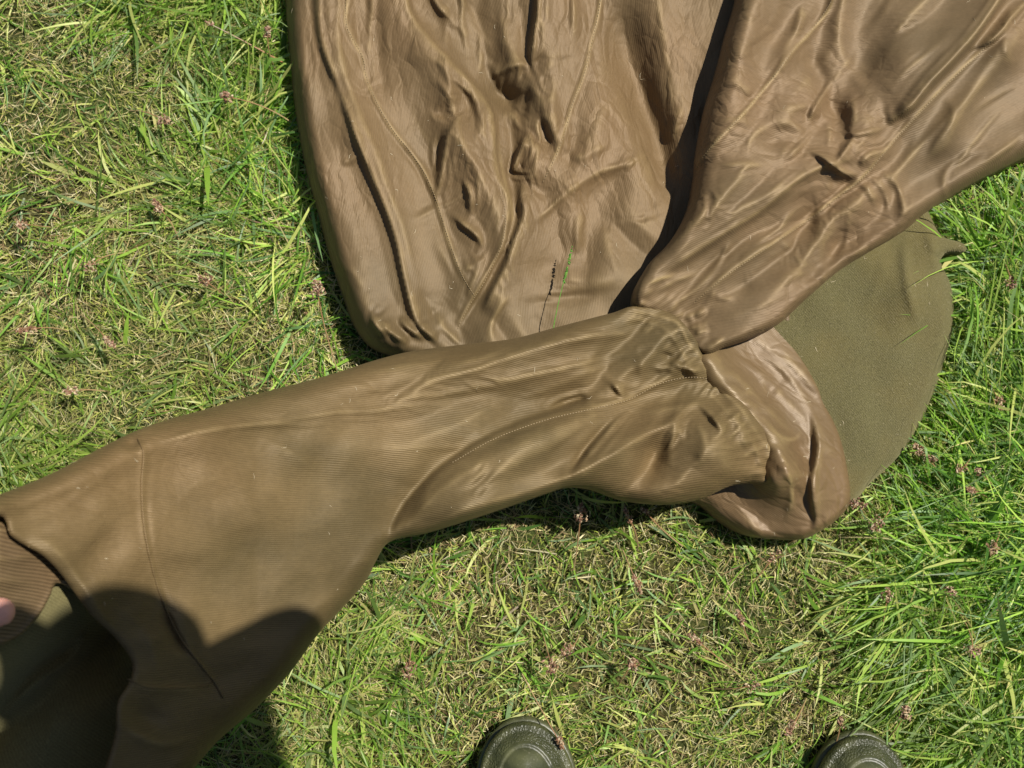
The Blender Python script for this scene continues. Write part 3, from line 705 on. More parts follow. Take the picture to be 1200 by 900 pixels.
C.fold([(714, 447), (724, 456), (732, 468)], 7, 6, 2.5, wear=.4).fold([(640, 480), (670, 470), (700, 464)], -8, 4, 5)
C.fold([(740, 484), (780, 480), (815, 473), (840, 470)], 8, 6, 8, wear=.35)
C.bump(765, 532, 18, 34, -24, 25).bump(836, 528, 22, 30, 8, 10).bump(740, 545, 30, 18, 5).bump(835, 530, 24, 32, 9, 20)
C.fold([(800, 478), (790, 505), (786, 540), (800, 565)], 8, 12, 10).fold([(815, 472), (832, 486), (852, 512)], 8, 8, 3).fold([(815, 490), (825, 520), (818, 550)], 5, 8, 8).fold([(850, 470), (868, 500), (878, 535)], 7, 9, 6)
C.fold([(778, 421), (800, 430), (826, 440)], 10, 9, 2.8).fold([(770, 410), (795, 424), (815, 430)], -6, 4, 4).fold([(760, 430), (785, 432), (805, 442)], 6, 6, 5)
C.fold([(735, 440), (755, 425), (775, 400), (785, 385)], 6, 9, 6).fold([(700, 425), (740, 410), (770, 395)], 5, 8, 6).fold([(748, 410), (752, 440), (742, 466)], 5, 9, 6)
C.bump(842, 468, 14, 8, -5, 30).bump(800, 460, 20, 8, -4, 10)
# gathered armhole
random.seed(3)
arm = crom([(742, 362), (788, 372), (812, 398), (826, 424), (850, 455), (880, 488), (906, 528), (912, 560)], 9)
for k, (x, y) in enumerate(arm[1:-1]):
    x2 = x - random.uniform(14, 44); y2 = y + random.uniform(0, 30)
    C.fold([(x - 1, y + 1), ((x + x2) / 2 + random.uniform(-2, 2), (y + y2) / 2), (x2, y2)], random.uniform(1, 3.6), 4, 2.6, wear=random.choice([0, .2, .4]))
C.fold([(x - 3 + random.uniform(-3, 2), y + 2 + random.uniform(-2, 2)) for x, y in arm[::2]], 2.5, 2.4, 2.4, ends=.05, wear=.6)
C.fold([(x - 13 + random.uniform(-4, 4), y + 9 + random.uniform(-3, 3)) for x, y in arm[::3]], 2.5, 4, 4, ends=.1, wear=.35)
# cuff hem
C.fold([(160, 512), (168, 530), (166, 565), (168, 610), (176, 655), (190, 702), (212, 748), (240, 785), (252, 800)], 1.8, 2.2, 3, ends=.04, wear=.35)
C.fold([(172, 530), (171, 575), (176, 640), (190, 690), (212, 738), (246, 790)], -2, 2.5, 7)
C.bump(155, 520, 10, 7, -9).fold([(150, 508), (168, 503), (185, 497)], 5, 4, 4)
C.fold([(190, 705), (206, 742), (226, 772)], -9, 3, 7)
C.fold([(150, 796), (176, 806), (235, 805), (252, 800)], 6, 4, 10, wear=.1).fold([(140, 850), (190, 872), (235, 860)], 5, 8, 8)
C.fold([(20, 625), (60, 640), (100, 690), (140, 750)], 7, 18, 9).fold([(10, 610), (60, 600), (120, 560), (150, 530)], 5, 20, 16).bump(60, 590, 60, 12, -4, -20)
C.fold([(120, 700), (170, 740), (190, 800)], 5, 22, 16).bump(170, 840, 26, 16, -8, 20)
C.facets(9, 580, 440, 280, 50, -12, 8, (24, 70), (.12, .40), seed=131, soft=(2, 6))
C.facets(14, 790, 480, 120, 110, -38, 28, (14, 40), (.18, .62), seed=132)
C.facets(5, 640, 545, 180, 60, -26, 10, (26, 60), (.14,.46), seed=133, soft=(2, 6))
C.facets(4, 220, 640, 260, 180, 10, 50, (50, 110), (.03, .10), seed=134, soft=(6, 14))
C.crinkle(3, 560, 435, 260, 40, -12, 8, (50, 130), (1, 3), seed=12, wear=0)
C.crinkle(3, 780, 480, 110, 90, -35, 30, (18, 60), (1.2, 3.6), seed=13)
C.crinkle(3, 640, 545, 160, 50, -25, 12, (40, 120), (1, 3), seed=14, wear=0)
C.crinkle(3, 100, 600, 120, 80, 20, 40, (40, 120), (.8, 2), seed=15, wear=0)
C.settle(lambda X, Y: .006 + .05 * np.clip((X - 340) / 200, 0, 1) + .05 * np.clip((X - 680) / 120, 0, 1) + .04 * np.exp(-((Y - (500 - (X - 300) * .22)) / 40) ** 2) * np.clip((X - 150) / 80, 0, 1),
         lambda X, Y: -14 - 18 * np.clip((Y - 470) / 60, 0, 1) * (X > 480) + 24 * fbm(X / 150, Y / 150, 9, 2) + 40 * np.clip((X - 740) / 100, 0, 1) * fbm(X / 60, Y / 60, 10, 1), seed=6)
C.build(M_sleeve, coat, under=lambda X, Y: np.clip((620 - X) / 300, 0, 1) * 30 + 22)

# lining facing just inside the cuff
E = Layer('cuff_facing', [(-200, 560, 5, 5), (-60, 575, 5, 5), (10, 585, 5, 5), (50, 620, 5, 5), (96, 668, 5, 5), (90, 690, 4, 4), (66, 683, 4, 4), (60, 696, 4, 4), (48, 718, 4, 4), (25, 744, 4, 4), (0, 756, 4, 4), (-60, 775, 5, 5), (-200, 800, 5, 5)],
          lambda X, Y: np.interp(X, sx, sz) - 22 - 10 * np.clip((Y - 640) / 120, 0, 1) - 18 * np.clip((620 - Y) / 40, 0, 1), noise=.5, seed=71, step=2.0, sig=.5)
E.fold([(-80, 640), (0, 655), (40, 650), (70, 640)], 4, 12, 10).fold([(-60, 690), (0, 680), (50, 688)], 4, 9, 7, wear=.1)
E.fold([(0, 756), (25, 744), (48, 718), (60, 696), (66, 684)], 2.5, 3, 3, ends=.05)
E.build(M_facing, coat, skirt=None)
# wool seen inside the open cuff
def baseF(X, Y):
    z = np.interp(X, sx, sz) - 46
    # valley running up-right between the two slopes
    d = ((X - 0) * .62 + (Y - 850) * .78)      # distance from the valley line, + = lower right
    z -= 50 * np.exp(-(d / 36) ** 2)
    z -= 30 * np.clip((Y - 700) / 200, 0, 1)
    return z
Fl = Layer('cuff_wool', [(-220, 640, 5, 5), (0, 640, 5, 5), (70, 650, 5, 5), (120, 700, 5, 5), (180, 770, 5, 5), (180, 860, 5, 5), (160, 960, 5, 5), (120, 1020, 5, 5), (-220, 1020, 5, 5)], baseF, noise=.8, seed=81, step=3)
Fl.fold([(-10, 850), (40, 800), (84, 768), (112, 722)], 16, 4, 30).fold([(-20, 900), (30, 850), (60, 840)], 6, 14, 14)
Fl.fold([(90, 772), (66, 830), (52, 900)], 8, 20, 8)
Fl.build(M_wool_in, coat, skirt=None)

# stitched seams
def stitches(layer, pts, pitch=3.2, ln=2.0, wd=.27, off=.9, name='seam_stitching'):
    Lr = LAYERS[layer]
    pl = crom(pts, 1.0)
    seg = np.hypot(*(np.diff(pl[:, :2], axis=0)).T); cum = np.concatenate([[0], np.cumsum(seg)])
    q = np.arange(0, cum[-1], pitch)
    x = np.interp(q, cum, pl[:, 0]); y = np.interp(q, cum, pl[:, 1])
    x2 = np.interp(q + ln, cum, pl[:, 0]); y2 = np.interp(q + ln, cum, pl[:, 1])
    a = unproj(x, y, (Lr.z(x, y) + off) / 1000); b = unproj(x2, y2, (Lr.z(x2, y2) + off) / 1000)
    V = []; F = []
    for i in range(len(a)):
        p, r = a[i], b[i]; t = r - p; l = np.linalg.norm(t); t = t / (l + 1e-9)
        sd = np.cross(t, (0, 0, 1)); sd /= (np.linalg.norm(sd) + 1e-9); up = np.cross(sd, t)
        w = wd / 1000
        k = len(V)
        for c, sc in ((p, .5), (p + t * l * .5 + up * w * .5, 1.0), (r, .5)):
            for (u, v) in ((1, -.6), (1, .6), (-1, .6), (-1, -.6)):
                V.append(c + sd * u * w * sc + up * v * w * sc)
        for s0 in (0, 4):
            for e in range(4):
                F.append((k + s0 + e, k + s0 + (e + 1) % 4, k + s0 + 4 + (e + 1) % 4, k + s0 + 4 + e))
        F.append((k, k + 1, k + 2, k + 3)); F.append((k + 11, k + 10, k + 9, k + 8))
    o = mesh_obj(name, np.array(V), F, M_thread, coat, smooth=False)
    return o
stitches('body_lining', [(407, -40), (406, 27), (415, 48), (425, 66), (430, 92), (441, 118), (451, 137), (465, 158), (479, 175), (498, 203), (511, 233), (522, 268), (531, 295), (542, 323), (557, 348)])
stitches('body_lining', [(706, -40), (704, 0), (695, 45), (684, 90), (671, 123), (662, 155), (652, 182), (636, 214)], pitch=3.6)
stitches('body_lining', [(586, 228), (592, 245), (590, 280), (570, 326), (549, 360), (535, 388)], pitch=3.4)
stitches('shoulder_lining', [(1000, -60), (975, 0), (946, 42), (933, 55), (908, 88), (875, 129), (838, 167), (821, 188), (812, 208)], pitch=3.2)
stitches('shoulder_lining', [(1163, 48), (1117, 92), (1067, 144), (1038, 177), (1012, 208), (988, 227), (950, 256), (888, 298), (850, 324), (812, 356)], pitch=3.4)
stitches('sleeve_lining', [(530, 542), (580, 514), (640, 492), (690, 480), (735, 469), (775, 449), (812, 442), (850, 448)], pitch=3.4)

def cord(layer, pts, r_, mat, off=.5, name='seam_welt'):
    Lr = LAYERS[layer]; pl = crom(pts, 3.0)
    c = unproj(pl[:, 0], pl[:, 1], (Lr.z(pl[:, 0], pl[:, 1]) + off) / 1000)
    V = []; F = []; n = 6
    for i in range(len(c)):
        t = c[min(i + 1, len(c) - 1)] - c[max(i - 1, 0)]; t /= np.linalg.norm(t); a = np.cross(t, (0, 0, 1)); a /= np.linalg.norm(a); b = np.cross(a, t)
        rr = r_ * (1 + .15 * math.sin(i * .9))
        for k in range(n):
            w = 2 * math.pi * k / n; V.append(c[i] + a * rr * 1.3 * math.cos(w) + b * rr * math.sin(w))
    for i in range(len(c) - 1):
        for k in range(n): F.append((i * n + k, i * n + (k + 1) % n, (i + 1) * n + (k + 1) % n, (i + 1) * n + k))
    return mesh_obj(name, np.array(V), F, mat, coat)
cord('sleeve_lining', [(162, 514), (168, 530), (166, 565), (168, 610), (176, 655), (190, 702), (212, 748), (240, 785), (252, 800), (262, 818)], .0008, M_sleeve, off=1.0)
cord('sleeve_lining', [(150, 796), (176, 806), (235, 805), (252, 800)], .0006, M_sleeve, off=.2)

def fibres(name, layer, n, ln, wd, mat, seed, lift=.4, box=None, stand=.3):
    Lr = LAYERS[layer]; r = np.random.default_rng(seed); o = Lr.out
    x0, y0, x1, y1 = box or (o[:, 0].min(), o[:, 1].min(), o[:, 0].max(), o[:, 1].max())
    x = r.uniform(x0, x1, n); y = r.uniform(y0, y1, n); k = inside(o, x, y); x, y = x[k], y[k]; n = len(x)
    a = r.uniform(0, 2 * np.pi, n); l = r.uniform(*ln, n) * 1000
    P_ = []
    cu = r.normal(0, .8, n)
    for t in (0, .5, 1):
        xx = x + np.cos(a + cu * t) * l * t; yy = y + np.sin(a + cu * t) * l * t
        P_.append(unproj(xx, yy, (Lr.z(np.clip(xx, o[:, 0].min() + 4, o[:, 0].max() - 4), yy) + lift + stand * l * t * r.uniform(0, 1, n)) / 1000))
    sd = np.stack([-np.sin(a), np.cos(a), 0 * a], -1) * wd / 2
    V = np.stack([P_[0] + sd, P_[0] - sd, P_[1] + sd, P_[1] - sd, P_[2]], 1).reshape(-1, 3)
    b = (np.arange(n) * 5)[:, None]
    F = np.concatenate([b + np.array([0, 1, 2]), b + np.array([1, 3, 2]), b + np.array([2, 3, 4])])
    ob = mesh_obj(name, V, F, mat, coat); ob['kind'] = 'stuff'; return ob
M_fuzz = bpy.data.materials.new('wool_fibre'); M_fuzz.use_nodes = True
M_fuzz.node_tree.nodes['Principled BSDF'].inputs['Base Color'].default_value = (.24, .21, .11, 1); M_fuzz.node_tree.nodes['Principled BSDF'].inputs['Roughness'].default_value = .9
M_lint = bpy.data.materials.new('pale_lint'); M_lint.use_nodes = True
M_lint.node_tree.nodes['Principled BSDF'].inputs['Base Color'].default_value = (.5, .42, .28, 1); M_lint.node_tree.nodes['Principled BSDF'].inputs['Roughness'].default_value = .9
fibres('wool_fuzz', 'wool_shell', 26000, (.0015, .0038), .00013, M_fuzz, 5, stand=.5)
for q, (ly, n_) in enumerate((('body_lining', 130), ('shoulder_lining', 110), ('sleeve_lining', 110), ('side_lining', 40), ('wool_shell', 60))):
    fibres('lint', ly, n_, (.002, .008), .00035, M_lint, 50 + q, lift=.6, stand=.05)

# ------------------------------------------------------------------ grass
def grass_mat(name, rough=.45, trans=.5, gl=.09):
    m, nt, out = new_mat(name)
    at = nt.nodes.new('ShaderNodeAttribute'); at.attribute_name = 'col'
    d = nt.nodes.new('ShaderNodeBsdfPrincipled'); L(nt, at.outputs['Color'], d.inputs['Base Color']); d.inputs['Roughness'].default_value = rough
    d.inputs['Specular IOR Level'].default_value = .45
    t = nt.nodes.new('ShaderNodeBsdfTranslucent')
    tcol = mixc(nt, 1.0, at.outputs['Color'], (1.0, 1.1, .55), 'MULTIPLY')
    L(nt, tcol, t.inputs['Color'])
    mx = nt.nodes.new('ShaderNodeMixShader'); mx.inputs[0].default_value = trans
    L(nt, d.outputs[0], mx.inputs[1]); L(nt, t.outputs[0], mx.inputs[2]); L(nt, mx.outputs[0], out.inputs[0])
    return m
M_grass = grass_mat('grass_blade')
M_thatch = grass_mat('dry_thatch', rough=.7, trans=.2)

ground_polys = []
for nm in ('wool_shell', 'side_lining', 'body_lining', 'shoulder_lining'):
    o_ = LAYERS[nm].out
    ground_polys.append(unproj(o_[:, 0], o_[:, 1], 0.02)[:, :2])
oC = LAYERS['sleeve_lining'].out
low = oC[oC[:, 0] > 440]
ground_polys.append(unproj(low[:, 0], low[:, 1], 0.05)[:, :2])
BOOTS = [(P(612, 842, .03), math.radians(4)), (P(1012, 858, .03), math.radians(-5))]     # toe tips
def foot_outline(k=40):
    # outline of a boot sole, toe at the origin pointing +y
    pts = []
    for i in range(k):
        a = 2 * math.pi * i / k
        x, y = math.sin(a), math.cos(a)
        if y > 0: px_, py_ = .056 * x, -.075 + .075 * y * (1 if abs(x) < 2 else 1)
        else:
            f = -y
            px_, py_ = (.056 - .016 * f ** .6) * x, -.075 - .225 * f
            if f > .93: pass
        pts.append((px_, py_))
    pts = np.array(pts)
    # fuller heel
    m = pts[:, 1] < -.075
    t_ = (-.075 - pts[m, 1]) / .225
    w_ = np.interp(t_, [0, .3, .55, .8, .93, 1.0], [.056, .050, .041, .040, .030, .0])
    pts[m, 0] = np.sign(pts[m, 0]) * w_
    return pts
FOOT = foot_outline()
for tip, rz in BOOTS:
    c_, q_ = math.cos(rz), math.sin(rz)
    ground_polys.append(np.stack([tip.x + FOOT[:, 0] * c_ - FOOT[:, 1] * q_, tip.y + FOOT[:, 0] * q_ + FOOT[:, 1] * c_], -1))
def under_coat(x, y):
    r = np.zeros(x.shape, bool)
    for p in ground_polys: r |= inside(p, x, y)
    return r

PAL = np.array([[.09, .21, .022], [.15, .32, .035], [.25, .44, .05], [.36, .52, .09], [.06, .14, .025], [.17, .29, .11], [.50, .54, .16], [.56, .50, .20]]) * 1.12
DRY = np.array([[.60, .50, .25], [.46, .36, .17], [.70, .62, .38], [.27, .16, .08], [.50, .48, .20]])
def blades(n, area, Lr, Wr, elev, segs, pal, tuft=.6, flow=1.0, zoff=0.0, dens=True, seed=0, droop=1.0, wild=.6):
    r = np.random.default_rng(seed)
    x0, x1, y0, y1 = area
    nt_ = max(1, int(n * tuft / 14))
    tx = r.uniform(x0, x1, nt_); ty = r.uniform(y0, y1, nt_)
    k = r.integers(0, nt_, int(n * tuft))
    bx = np.concatenate([tx[k] + r.normal(0, .010, len(k)), r.uniform(x0, x1, n - len(k))])
    by = np.concatenate([ty[k] + r.normal(0, .010, len(k)), r.uniform(y0, y1, n - len(k))])
    tuftdir = r.uniform(0, 2 * np.pi, nt_)
    if dens:
        dn = fbm(bx * 3.3, by * 3.3, 300, 3)
        keep = r.uniform(0, 1, n) < np.clip(.58 + 1.6 * dn, .16, 1)
    else: keep = np.ones(n, bool)
    ang = np.empty(n)
    fl = fbm(bx * 2.2, by * 2.2, 310, 2) * 7 + 2.4 + fbm(bx * 9, by * 9, 312, 2) * 2
    ang[:] = fl + r.normal(0, wild, n)
    ang[:len(k)] = np.where(r.uniform(0, 1, len(k)) < .55, ang[:len(k)], tuftdir[k] + r.normal(0, .5, len(k)))
    rd = r.uniform(0, 1, n) < .15
    ang = np.where(rd, r.uniform(0, 2 * np.pi, n), ang)
    keep &= ~under_coat(bx, by)
    bx, by, ang = bx[keep], by[keep], ang[keep]; n = len(bx)
    if len(k): tid = np.concatenate([k, -np.ones(len(keep) - len(k), int)])[keep]
    Ln = r.uniform(0, 1, n) ** 1.3 * (Lr[1] - Lr[0]) + Lr[0]
    Ln *= np.clip(1 + .9 * fbm(bx * 3.3, by * 3.3, 300, 3), .5, 1.5)
    Wd = r.uniform(Wr[0], Wr[1], n) * r.choice([.6, 1, 1, 1.5], n)
    e0 = np.radians(r.uniform(elev[0], elev[1], n)); e1 = e0 - np.radians(r.uniform(20, 75, n)) * droop
    curl = r.normal(0, .55, n)
    rows = segs + 1
    s = np.linspace(0, 1, rows)
    pos = np.zeros((n, rows, 3)); pos[:, 0, 0] = bx; pos[:, 0, 1] = by; pos[:, 0, 2] = ground_z(bx, by) - .002 + zoff
    for i in range(1, rows):
        sm = (s[i] + s[i - 1]) / 2
        e = e0 + (e1 - e0) * sm; a = ang + curl * sm
        st = Ln / segs
        pos[:, i, 0] = pos[:, i - 1, 0] + np.cos(e) * np.cos(a) * st
        pos[:, i, 1] = pos[:, i - 1, 1] + np.cos(e) * np.sin(a) * st
        pos[:, i, 2] = pos[:, i - 1, 2] + np.sin(e) * st
    gz_ = ground_z(pos[..., 0], pos[..., 1]) + .003 + r.uniform(0, .012, n)[:, None] * s
    pos[..., 2] = np.maximum(pos[..., 2], gz_)
    cov = under_coat(pos[..., 0], pos[..., 1])
    free = (r.uniform(0, 1, n) < .16)[:, None]
    pos[..., 2] = np.where(cov & ~free, np.minimum(pos[..., 2], .014), pos[..., 2])
    roll = r.normal(0, .55, n)
    a = ang + curl
    sx_ = -np.sin(a) * np.cos(roll); sy_ = np.cos(a) * np.cos(roll); sz_ = np.sin(roll)
    sd = np.stack([sx_, sy_, sz_], -1)
    prof = np.interp(s, [0, .3, .7, 1], [.7, 1, .75, .05])
    w = Wd[:, None] * prof[None]
    Lf = pos + sd[:, None] * w[..., None] / 2; Rt = pos - sd[:, None] * w[..., None] / 2
    V = np.stack([Lf, Rt], 2).reshape(-1, 3)
    base = (np.arange(n) * rows * 2)[:, None, None]
    q = np.arange(segs)[None, :, None] * 2
    F = (base + q + np.array([0, 1, 3, 2])[None, None]).reshape(-1, 4)
    ci = r.integers(0, len(pal), n)
    c = pal[ci] * r.uniform(.68, 1.35, n)[:, None]
    patch = np.clip(.5 + 1.2 * fbm(bx * 5, by * 5, 330, 3), 0, 1)[:, None]
    c = c * (1 - .35 * patch) + .35 * patch * np.array([.28, .30, .07])
    c = np.repeat(c[:, None], rows, 1)
    tip = np.interp(s, [0, .25, .8, 1], [.35, 0, 0, .5])[None, :, None] * (r.uniform(0, 1, n) < .4)[:, None, None]
    c = c * (1 - tip) + tip * np.array([.42, .36, .16])
    c = np.repeat(c[:, :, None], 2, 2)
    return V, F, np.concatenate([c.reshape(-1, 3), np.ones((len(V), 1))], 1)
def join(name, parts, mat, **kw):
    Vs, Fs, Cs = [], [], []; k = 0
    for V, F, C_ in parts:
        Vs.append(V); Fs.append(F + k); Cs.append(C_); k += len(V)
    o = mesh_obj(name, np.vstack(Vs), np.vstack(Fs), mat, attrs={'col': ('FLOAT_COLOR', np.vstack(Cs))})
    return tag(o, **kw)
core = (-.80, .85, -.66, .62)
wide = (-2.6, 2.6, -2.2, 2.6)
join('thatch', [blades(95000, core, (.012, .042), (.0004, .0011), (-5, 40), 2, DRY, tuft=.1, seed=11, dens=False, wild=3, droop=.6),
                blades(90000, core, (.008, .024), (.0007, .0015), (10, 80), 2, np.array([[.30, .36, .045], [.42, .45, .08], [.18, .24, .03], [.46, .42, .14]]), tuft=.3, seed=12, dens=False, wild=3, droop=.5)],
     M_thatch, label='yellow moss and dry clippings between the grass blades', cat='thatch', kind='stuff')
join('grass', [blades(56000, core, (.025, .070), (.0010, .0024), (15, 75), 4, PAL, tuft=.8, seed=13),
               blades(64000, core, (.055, .13), (.0014, .0032), (12, 48), 5, PAL[:7], tuft=.9, seed=14, droop=.85, wild=.35),
               blades(12000, core, (.03, .11), (.0008, .0018), (5, 40), 5, DRY, tuft=.2, seed=15, wild=1.5),
               blades(60000, wide, (.03, .09), (.0030, .0060), (15, 70), 3, PAL, tuft=.7, seed=16)],
     M_grass, label='green lawn grass, long blades flopped in clumps around the coat', cat='grass', kind='stuff')

# ------------------------------------------------------------------ the photographer
def simple_mat(name, col, rough=.6, spec=.4, bump=0.0, bscale=60, sss=0.0, var=.15):
    m, nt, out = new_mat(name)
    tc = nt.nodes.new('ShaderNodeTexCoord')
    n = N(nt, 'ShaderNodeTexNoise', Scale=bscale, Detail=4.0); L(nt, tc.outputs['Object'], n.inputs['Vector'])
    c = mixc(nt, n.outputs[0], tuple(v * (1 - var) for v in col), tuple(v * (1 + var) for v in col))
    bs = nt.nodes.new('ShaderNodeBsdfPrincipled'); L(nt, c, bs.inputs['Base Color'])
    bs.inputs['Roughness'].default_value = rough; bs.inputs['Specular IOR Level'].default_value = spec
    if sss:
        bs.inputs['Subsurface Weight'].default_value = sss; bs.inputs['Subsurface Radius'].default_value = (.008, .003, .0015); bs.inputs['Subsurface Scale'].default_value = .5
    if bump:
        b = nt.nodes.new('ShaderNodeBump'); b.inputs['Strength'].default_value = .6; b.inputs['Distance'].default_value = bump
        L(nt, n.outputs[0], b.inputs['Height']); L(nt, b.outputs[0], bs.inputs['Normal'])
    L(nt, bs.outputs[0], out.inputs[0]); return m
M_skin = simple_mat('skin', (.66, .33, .26), rough=.5, bump=.0004, bscale=300, sss=.15, var=.08)
M_nail = simple_mat('nail', (.58, .34, .28), rough=.25, var=.05)
M_hair = simple_mat('hair', (.06, .04, .025), rough=.6, bump=.003, bscale=120)
M_trouser = simple_mat('trouser_cloth', (.045, .05, .05), rough=.9, bump=.001, bscale=500)
M_jacket = simple_mat('jacket_cloth', (.05, .06, .045), rough=.85, bump=.001, bscale=400)
M_black = simple_mat('camera_black', (.02, .02, .022), rough=.4, bump=.0002, bscale=900)
M_glass = simple_mat('lens_glass', (.01, .01, .02), rough=.05, spec=.8)

class Caps:
    def __init__(s): s.V = []; s.F = []
    def add(s, p0, p1, r0, r1, flat=1.0, up=(0, 0, 1), n=14):
        p0, p1 = Vector(p0), Vector(p1); d = (p1 - p0)
        if d.length < 1e-6: d = Vector((0, 0, 1e-4))
        t = d.normalized(); u = Vector(up)
        a = t.cross(u)
        if a.length < .05: a = t.cross(Vector((1, 0, 0)))
        a.normalize(); b = a.cross(t).normalized()
        rings = []
        for k in (1.0, .92, .7, .38, 0): rings.append((p0 - t * r0 * k, r0 * math.sqrt(max(0, 1 - k * k)) + 1e-5))
        for k in (0, .38, .7, .92, 1.0): rings.append((p1 + t * r1 * k, r1 * math.sqrt(max(0, 1 - k * k)) + 1e-5))
        k0 = len(s.V)
        for c, r in rings:
            for i in range(n):
                w = 2 * math.pi * i / n
                s.V.append(c + a * r * math.cos(w) + b * r * math.sin(w) * flat)
        for j in range(len(rings) - 1):
            for i in range(n):
                q = k0 + j * n
                s.F.append((q + i, q + (i + 1) % n, q + n + (i + 1) % n, q + n + i))
        s.F.append(tuple(k0 + i for i in reversed(range(n)))); s.F.append(tuple(k0 + (len(rings) - 1) * n + i for i in range(n)))
    def chain(s, pts, flat=1.0, up=(0, 0, 1)):
        for (p, r), (q, w) in zip(pts[:-1], pts[1:]): s.add(p, q, r, w, flat, up)
    def build(s, name, mat, parent, voxel=.005, smooth=4):
        o = mesh_obj(name, np.array([tuple(v) for v in s.V]), s.F, mat, parent)
        m = o.modifiers.new('remesh', 'REMESH'); m.mode = 'VOXEL'; m.voxel_size = voxel; m.use_smooth_shade = True
        m2 = o.modifiers.new('smooth', 'SMOOTH'); m2.iterations = smooth; m2.factor = .5
        return o

t1, t2 = BOOTS[0][0], BOOTS[1][0]
person = empty('person', (.20, -.62, 0), label='person in dark olive rubber boots pinching the sleeve cuff between thumb and fingers', cat='person')
ank1 = Vector((t1.x + .01, t1.y - .235, .10)); ank2 = Vector((t2.x - .005, t2.y - .235, .10))
kn1 = ank1 + Vector((.02, .07, .40)); kn2 = ank2 + Vector((-.02, .07, .40))
hip1 = Vector((.12, -.80, .88)); hip2 = Vector((.30, -.80, .88)); pel = Vector((.21, -.80, .92))
chest = Vector((.20, -.50, 1.17)); neck = Vector((.215, -.24, 1.305)); head = Vector((.212, -.070, 1.385))
shL = Vector((.03, -.40, 1.20)); shR = Vector((.345, -.40, 1.20))
elL = Vector((-.30, -.42, .86)); wrL = Vector((-.545, -.30, .535))
elR = Vector((.290, -.035, 1.235)); wrR = Vector((.160, -.085, 1.235))
bd = Caps()
for a_, k_, h_ in ((ank1, kn1, hip1), (ank2, kn2, hip2)):
    bd.chain([(a_ + Vector((0, .16, -.06)), .022), (a_ + Vector((0, .03, -.04)), .032), (a_, .036), (a_ + (k_ - a_) * .6, .052), (k_, .052), (h_, .078)])
bd.chain([(pel - Vector((.07, 0, 0)), .10), (pel + Vector((.07, 0, 0)), .10)]); bd.add(pel, chest, .11, .12); bd.add(chest - Vector((.07, 0, 0)), chest + Vector((.07, 0, 0)), .10, .10)
bd.add(shL, shR, .055, .055); bd.add(chest, neck, .11, .06); bd.add(neck, head, .055, .055)
hd = (head - neck).normalized(); face = Vector((-.55, .25, -.80)).normalized()
bd.add(head, head + hd * .05, .078, .082); bd.add(head + face * .03 - hd * .05, head + face * .02, .052, .066)
bd.add(head + face * .085, head + face * .10 - hd * .03, .010, .014)           # nose
bd.add(head + face * .072 - hd * .062 - face.cross(hd) * .014, head + face * .072 - hd * .062 + face.cross(hd) * .014, .010, .010)   # lips
sdv = face.cross(hd).normalized()
for q in (-1, 1):
    bd.add(head + sdv * .082 * q + hd * .012, head + sdv * .084 * q - hd * .025, .014, .010)      # ears
    bd.add(head + sdv * .032 * q + face * .066 + hd * .012, head + sdv * .034 * q + face * .067 + hd * .012, .013, .013)   # eyes
bd.chain([(shL, .052), (elL, .040), (wrL, .027)]); bd.chain([(shR, .052), (elR, .040), (wrR, .027)])
# left hand: thumb on top of the cloth, four fingers curled beneath it
TH = P(-6, 718, .492)
palm = Vector((TH.x - .075, TH.y - .018, TH.z - .022))
bd.add(wrL, palm + Vector((-.02, -.01, 0)), .027, .026, .8); bd.add(palm + Vector((-.015, -.022, -.006)), palm + Vector((-.005, .024, -.006)), .018, .018); bd.add(palm, palm + Vector((.03, .0, -.012)), .022, .016)
bd.chain([(palm + Vector((-.02, -.028, .004)), .016), (palm + Vector((.025, -.018, .016)), .0135), (TH + Vector((-.028, -.003, .003)), .0125), (TH, .0118), (TH + Vector((.004, .0005, -.001)), .0108)])
for i, (oy, ln_) in enumerate(((.036, .8), (.019, .86), (.002, .72), (-.012, .5))):
    b0_ = palm + Vector((.012, oy * .8, -.018)); b1_ = b0_ + Vector((.036 * ln_, oy * .15, -.016)); b2_ = b1_ + Vector((.022 * ln_, 0, .002)); b3_ = b2_ + Vector((.012 * ln_, -.001, .012))
    bd.chain([(b0_, .0100), (b1_, .0090), (b2_, .0082), (b3_, .0072)])
# right hand round the small camera
gr = Vector((.092, -.056, 1.305))
bd.add(wrR, gr, .027, .022); bd.add(gr + Vector((-.005, 0, -.02)), gr + Vector((-.005, .012, .025)), .020, .019)
for i, dz in enumerate((.030, .012, -.006, -.022)):
    f0 = gr + Vector((-.005, .012, dz)); bd.chain([(f0, .010), (f0 + Vector((-.006, .038, .004)), .009), (f0 + Vector((-.028, .046, .006)), .0085), (f0 + Vector((-.044, .040, .006)), .0075)])
bd.chain([(gr + Vector((-.01, -.018, .0)), .013), (gr + Vector((-.034, -.030, .012)), .011), (gr + Vector((-.052, -.028, .018)), .009)])
bd.build('body', M_skin, person, voxel=.0042, smooth=3)
hr = Caps(); hr.add(head + hd * .035 - face * .012, head + hd * .062 - face * .010, .088, .084); hr.add(head - face * .045 - hd * .03, head - face * .02 + hd * .03, .062, .075)
hr.build('hair', M_hair, person, voxel=.008, smooth=3)
jk = Caps()
jk.chain([(pel - Vector((.08, -.02, .02)), .125), (pel + Vector((.08, .02, -.02)), .125)]); jk.add(pel, chest, .14, .15); jk.add(chest - Vector((.08, 0, 0)), chest + Vector((.08, 0, 0)), .125, .125)
jk.add(shL, shR, .078, .078); jk.add(chest, chest + (neck - chest) * .75, .13, .085)
